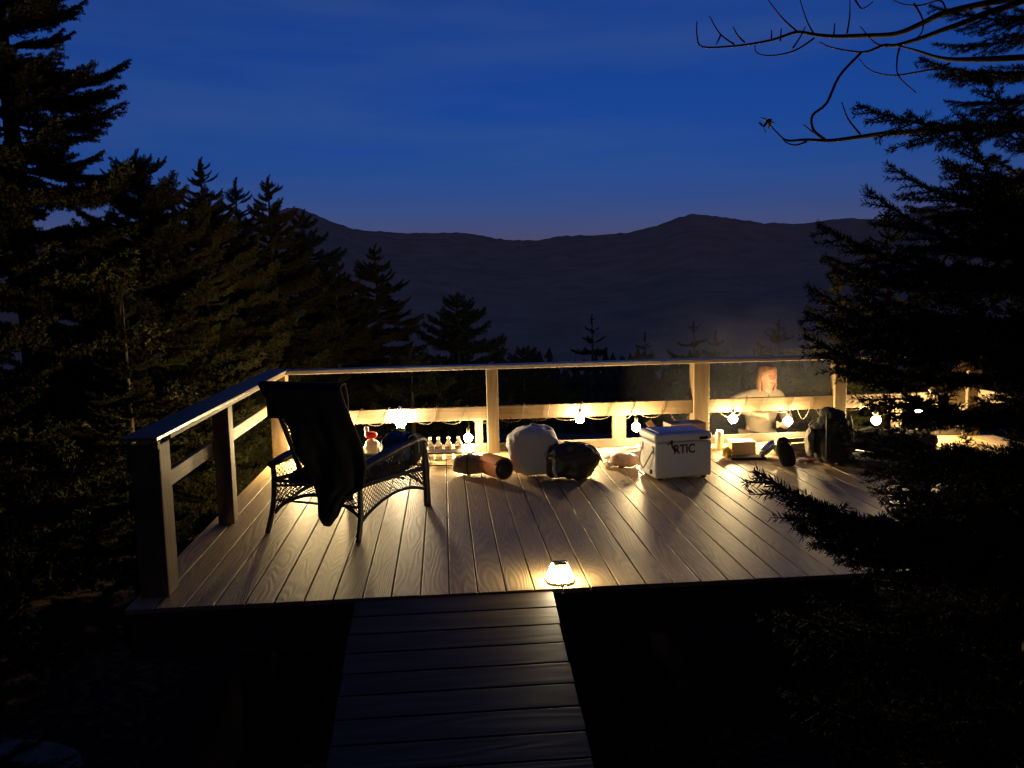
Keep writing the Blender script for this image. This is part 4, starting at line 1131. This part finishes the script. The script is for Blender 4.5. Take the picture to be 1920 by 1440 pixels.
# bare tree whose limbs show against the sky at the upper right
bt_ = empty('bare_tree', (3.98, -.50, ground_z(3.98, -.50)), 0, 'leafless tree at the upper right with thin curled twigs against the sky', 'tree')
BR = {
'A': [(3.95,-.75,2.60),(3.54, -0.931, 2.621), (3.336, -0.92, 2.585),(3.198, -0.779, 2.583), (3.148, -0.702, 2.566), (3.082, -0.62, 2.548), (3.002, -0.509, 2.573), (2.907, -0.428, 2.593), (2.837, -0.388, 2.612), (2.766, -0.365, 2.629), (2.661, -0.386, 2.593), (2.55, -0.424, 2.563), (2.418, -0.486, 2.533), (2.278, -0.561, 2.511), (2.262, -0.542, 2.561), (2.27, -0.514, 2.626)] ,
'B': [(3.96,-.7,2.55),(3.555, -0.914, 2.601), (3.312, -0.895, 2.551), (3.245, -0.846, 2.529), (3.182, -0.784, 2.514), (3.128, -0.728, 2.5), (3.064, -0.656, 2.492), (3.036, -0.609, 2.505), (2.984, -0.577, 2.489), (2.945, -0.532, 2.501), (2.879, -0.456, 2.54), (2.848, -0.417, 2.573)] ,
'C': [(2.832, -0.398, 2.594), (2.76, -0.418, 2.547), (2.689, -0.435, 2.519), (2.603, -0.453, 2.505), (2.551, -0.454, 2.518), (2.554, -0.426, 2.559)] ,
'D1': [(2.449, -0.465, 2.547), (2.385, -0.468, 2.59), (2.337, -0.472, 2.661)] ,
'D2': [(2.389, -0.468, 2.586), (2.355, -0.511, 2.534)] ,
'D3': [(2.506, -0.436, 2.563), (2.477, -0.428, 2.595), (2.46, -0.418, 2.634)] ,
'E': [(2.766, -0.363, 2.634), (2.709, -0.342, 2.696), (2.636, -0.361, 2.765)] ,
'F': [(2.837, -0.388, 2.612), (2.818, -0.354, 2.678), (2.783, -0.356, 2.768)] ,
'G': [(2.954, -0.453, 2.597), (2.973, -0.435, 2.676), (2.966, -0.446, 2.739)] ,
'H': [(3.9,-.9,2.4),(3.341, -1.029, 2.344), (3.178, -0.96, 2.355), (3.126, -0.871, 2.385), (3.092, -0.741, 2.451), (3.064, -0.656, 2.492)] ,
'I': [(2.962, -0.561, 2.486), (2.851, -0.602, 2.382), (2.774, -0.656, 2.262), (2.72, -0.645, 2.215), (2.73, -0.634, 2.16), (2.782, -0.63, 2.121)] ,
'J': [(3.13,-.93,2.35),(3.092, -0.906, 2.337), (3.038, -0.84, 2.337), (2.99, -0.77, 2.344), (2.958, -0.69, 2.377), (2.948, -0.636, 2.412), (2.946, -0.578, 2.46)] ,
'K': [(3.066, -0.68, 2.475), (3.034, -0.721, 2.415), (3.001, -0.797, 2.334), (3.003, -0.918, 2.245)] ,
'L': [(3.9,-1.0,2.1),(3.237, -1.191, 2.072), (3.057, -1.057, 2.08), (2.949, -0.832, 2.108), (2.887, -0.726, 2.114), (2.802, -0.638, 2.115), (2.717, -0.605, 2.125), (2.637, -0.593, 2.124), (2.591, -0.61, 2.147), (2.535, -0.635, 2.189)] ,
'M': [(2.719, -0.6, 2.119), (2.681, -0.583, 2.107), (2.632, -0.588, 2.118), (2.581, -0.616, 2.156)] ,
'N': [(2.883, -0.732, 2.123), (2.838, -0.716, 2.186), (2.823, -0.688, 2.259)] ,
'O': [(3.198,-.779,2.59),(3.178, -0.771, 2.63), (3.143, -0.694, 2.638), (3.109, -0.634, 2.66), (3.078, -0.592, 2.691)] ,
'P': [(3.127, -0.669, 2.653), (3.15, -0.698, 2.581), (3.135, -0.715, 2.52), (3.095, -0.694, 2.492)] ,
'Q': [(2.982, -0.462, 2.734), (3.009, -0.474, 2.694), (3.033, -0.517, 2.709)] ,
'R1': [(2.908, -0.425, 2.597), (2.922, -0.402, 2.657)] ,
'R2': [(2.683, -0.389, 2.584), (2.7, -0.356, 2.647)] ,
'R3': [(2.642, -0.391, 2.588), (2.652, -0.364, 2.637)] ,
'R4': [(3.043, -0.626, 2.497), (3.019, -0.568, 2.527), (3.001, -0.478, 2.619)] ,
'S': [(2.729, -0.415, 2.547), (2.775, -0.381, 2.602), (2.808, -0.36, 2.654)] ,
'T': [(2.782, -0.63, 2.121), (2.728, -0.629, 2.153), (2.689, -0.631, 2.182)] ,
'U': [(3.95,-.6,2.9),(3.5,-.55,2.86),(3.15,-.45,2.86),(2.9,-.4,2.83),(2.7,-.36,2.80),(2.6,-.36,2.77)],
}
H_ = 4.8 - ground_z(3.98, -.5)
MB().tube([(0, 0, 0), (.02, .03, H_ * .3), (-.03, .0, H_ * .6), (0, 0, H_)], [.10, .07, .05, .01], 10).obj('trunk', M['twig'], bt_)
for k, l in BR.items():
    big = k in 'ABHLU'
    pp = smooth_pts([Vector(p) - bt_.location for p in l], 4); n = len(pp)
    r0, r1 = ((.013, .0025) if big else (.0045, .0018))
    if k == 'I': r0 = r1 = .006
    if big: rr = [r0 * (1 - i / n) ** 1.3 + r1 for i in range(n)]
    else: rr = [r0 + (r1 - r0) * i / n for i in range(n)]
    if big: rr[0] = .03
    MB().tube(pp, rr, 6).obj('limb' if big else 'twig', M['twig'], bt_)
def leaf(mb, c, s, rgx):
    a = Euler((rgx.uniform(-1, 1), rgx.uniform(-1, 1), rgx.uniform(0, 6))).to_matrix()
    P_ = [(0, 0, 0), (.35, .28, .08), (.9, .22, .0), (1.25, 0, -.12), (.9, -.22, .05), (.35, -.28, .1), (.6, 0, -.06)]
    mb.add([Vector(c) + a @ (Vector(p) * s) for p in P_], [(0, 1, 6), (1, 2, 6), (2, 3, 6), (3, 4, 6), (4, 5, 6), (5, 0, 6)])
lm = mat('dead_leaf', (.10, .055, .03), .8)
for c in [(2.535, -.635, 2.192), (2.521, -0.641, 2.200), (2.512, -0.639, 2.171), (2.542, -0.637, 2.205), (2.53, -.64, 2.19)]:
    mb = MB(); leaf(mb, c, .030, rg); leaf(mb, c, .024, rg)
    mb.obj('dead_leaf', lm, bt_, (0, 0, 0), None, True)
MB().tube([Vector((2.535, -0.635, 2.189)) - bt_.location, Vector((2.52, -.638, 2.205)) - bt_.location], .0015, 4).obj('twig', M['twig'], bt_)

# ------------------------------------------------------------------ ground cover: rocks, brush
M['rock'] = mat('lichened_granite', (.24, .22, .19), .9, bump=.8, bscale=14, var=.35, vscale=6)
for i, (x, y, s, lb) in enumerate([(-1.05, .20, .28, 'pale granite boulder on the ground at the lower left of the deck'),
                                  (-1.5, -.35, .22, 'smaller rock in front of the lower left boulder'),
                                  (1.90, -2.15, .10, 'pale stone poking up beside the right edge of the ramp at the bottom'),
                                  (2.9, -2.6, .22, 'rock in the dark at the bottom right under the near spruce')]):
    o = MB().blob((0, 0, 0), (s, s * .7, s * .55), e=.8, nf=s * .35, ns=3.5 / s * .35, seed=i, nu=28, nv=16).obj('rock', M['rock'], None, (x, y, near_ground(x, y) + s * .2), (0, 0, i * 1.3)); setp(o, lb, 'rock')
o = bevel(MB().lathe([(.045, 0), (.05, .01), (.05, .5), (.03, .53)], n=14).obj('marker_post', M['pine'], None, (1.80, -2.20, -1.16)), .002)
setp(o, 'short round timber post end beside the ramp at the bottom of the view', 'post')

def brush():
    """leaf litter and low undergrowth over the near ground, too many pieces to count"""
    g = np.random.default_rng(4); n = 26000
    V = []; F = []
    xs = g.uniform(-5.5, 7, n); ys = g.uniform(-3.8, 8, n)
    for i in range(n):
        x, y = xs[i], ys[i]
        if XL - .05 < x < XR and -.05 < y < 3.7: continue
        if .65 < x < 1.72 and y < 0: continue
        z = near_ground(x, y)
        s = g.uniform(.02, .06); a = g.uniform(0, 6.28); t = g.uniform(-.6, .6)
        hgt = abs(g.normal(0, .05)) * (3 if g.random() < .12 else 1)
        c, s2 = math.cos(a) * s, math.sin(a) * s
        k = len(V)
        V += [(x, y, z + hgt), (x + c - s2 * .45, y + s2 + c * .45, z + hgt + t * s * .5), (x + 2 * c, y + 2 * s2, z + hgt + t * s), (x + c + s2 * .45, y + s2 - c * .45, z + hgt + t * s * .6)]
        F.append((k, k + 1, k + 2, k + 3))
    o = link('leaf_litter', mesh_from('leaf_litter', V, F, False, [mat('fallen_leaves', (.11, .055, .03), .8, var=.6, vscale=1.5)]))
    setp(o, 'fallen brown leaves and low brush covering the ground around the deck', 'leaf litter', kind='stuff')
brush()
for i, (x, y, t_, r_, lb) in enumerate([(-.95, -.25, -.25, .55, 'low spruce sapling at the lower left in front of the deck'),
                                   (3.0, -.65, -.12, .6, 'low spruce seedling under the front edge of the deck, right of the walkway'),
                                   (4.0, -.9, .15, .7, 'spruce sapling in the shadow below the near spruce limbs')]):
    spruce(x, y, t_, r_, lb, NEAR, 80 + i, gap=.14, per=6, z0=.08, power=.5, grp='spruce saplings on the ground in front of the deck')

# thin campfire smoke drifting round the seated person beyond the rail
def smoke():
    mt = bpy.data.materials.new('campfire_smoke'); mt.use_nodes = True
    nt = mt.node_tree; nt.nodes.clear()
    v = nt.nodes.new('ShaderNodeVolumePrincipled'); o = nt.nodes.new('ShaderNodeOutputMaterial')
    tcn = nt.nodes.new('ShaderNodeTexCoord'); n = nt.nodes.new('ShaderNodeTexNoise'); n.inputs['Scale'].default_value = 1.6; n.inputs['Detail'].default_value = 2
    mr = nt.nodes.new('ShaderNodeMapRange'); mr.inputs['From Min'].default_value = .35; mr.inputs['From Max'].default_value = .8
    mr.inputs['To Min'].default_value = 0.0; mr.inputs['To Max'].default_value = SMOKE
    ln = nt.nodes.new('ShaderNodeVectorMath'); ln.operation = 'LENGTH'
    sc_ = nt.nodes.new('ShaderNodeMapping'); sc_.inputs['Scale'].default_value = (1 / 1.35, 1 / .85, 1 / 1.1)
    fr = nt.nodes.new('ShaderNodeMapRange'); fr.inputs['From Min'].default_value = .35; fr.inputs['From Max'].default_value = 1.0; fr.inputs['To Min'].default_value = 1; fr.inputs['To Max'].default_value = 0
    mu = nt.nodes.new('ShaderNodeMath'); mu.operation = 'MULTIPLY'
    L = nt.links.new
    L(tcn.outputs['Object'], n.inputs['Vector']); L(n.outputs['Fac'], mr.inputs['Value'])
    L(tcn.outputs['Object'], sc_.inputs['Vector']); L(sc_.outputs[0], ln.inputs[0]); L(ln.outputs['Value'], fr.inputs['Value'])
    L(mr.outputs[0], mu.inputs[0]); L(fr.outputs[0], mu.inputs[1]); L(mu.outputs[0], v.inputs['Density'])
    v.inputs['Color'].default_value = (.8, .8, .8, 1); v.inputs['Anisotropy'].default_value = .2
    L(v.outputs[0], o.inputs['Volume'])
    ob = MB().blob((0, 0, 0), (1.35, .85, 1.1), nu=20, nv=12).obj('smoke', mt, None, (4.35, 4.62, .45))
    setp(ob, 'thin grey campfire smoke drifting around the person beyond the rail', 'smoke', kind='stuff')
SMOKE = .35
smoke()

# ------------------------------------------------------------------ far forest down the slope
def far_forest():
    g = np.random.default_rng(9); V = []; F = []
    n = 2600
    for i in range(n):
        d = 32 + 560 * g.random() ** 1.6; az = math.radians(g.uniform(-44, 50))
        x = CAM.x + d * math.sin(az); y = CAM.y + d * math.cos(az); z = ground_z(x, y)
        H = g.uniform(4.5, 9.5); 
        H = min(H, max(2.0, 1.53 - (.085 if d < 90 else .06) * d - z + g.uniform(-1.5, .5)))
        Rr = H * g.uniform(.22, .32); tiers = 9
        lx, ly = g.normal(0, .03) * H, g.normal(0, .03) * H
        for t in range(tiers):
            f = t / tiers; z0_ = z + H * f * .95; z1_ = z + H * min(1.0, f * .95 + .17); r = Rr * (1 - f) ** .8 * g.uniform(.7, 1.15) + .08
            k = len(V); m_ = 10; a0 = g.uniform(0, 6)
            V.append((x + lx * f, y + ly * f, z1_))
            for q in range(m_):
                rr = r * g.uniform(.75, 1.2) * (1.0 if q % 2 else .45); a = a0 + 6.283 * q / m_
                V.append((x + lx * f + rr * math.cos(a), y + ly * f + rr * math.sin(a), z0_ + g.uniform(-.12, .12) * H * .3 - (.0 if q % 2 else -.05 * H)))
            for q in range(m_): F.append((k, k + 1 + q, k + 1 + (q + 1) % m_))
    o = link('distant_forest', mesh_from('distant_forest', V, F, False, [M['needle_dark']]))
    setp(o, 'dark mass of conifers filling the valley below the mountains', 'forest', kind='stuff')
far_forest()
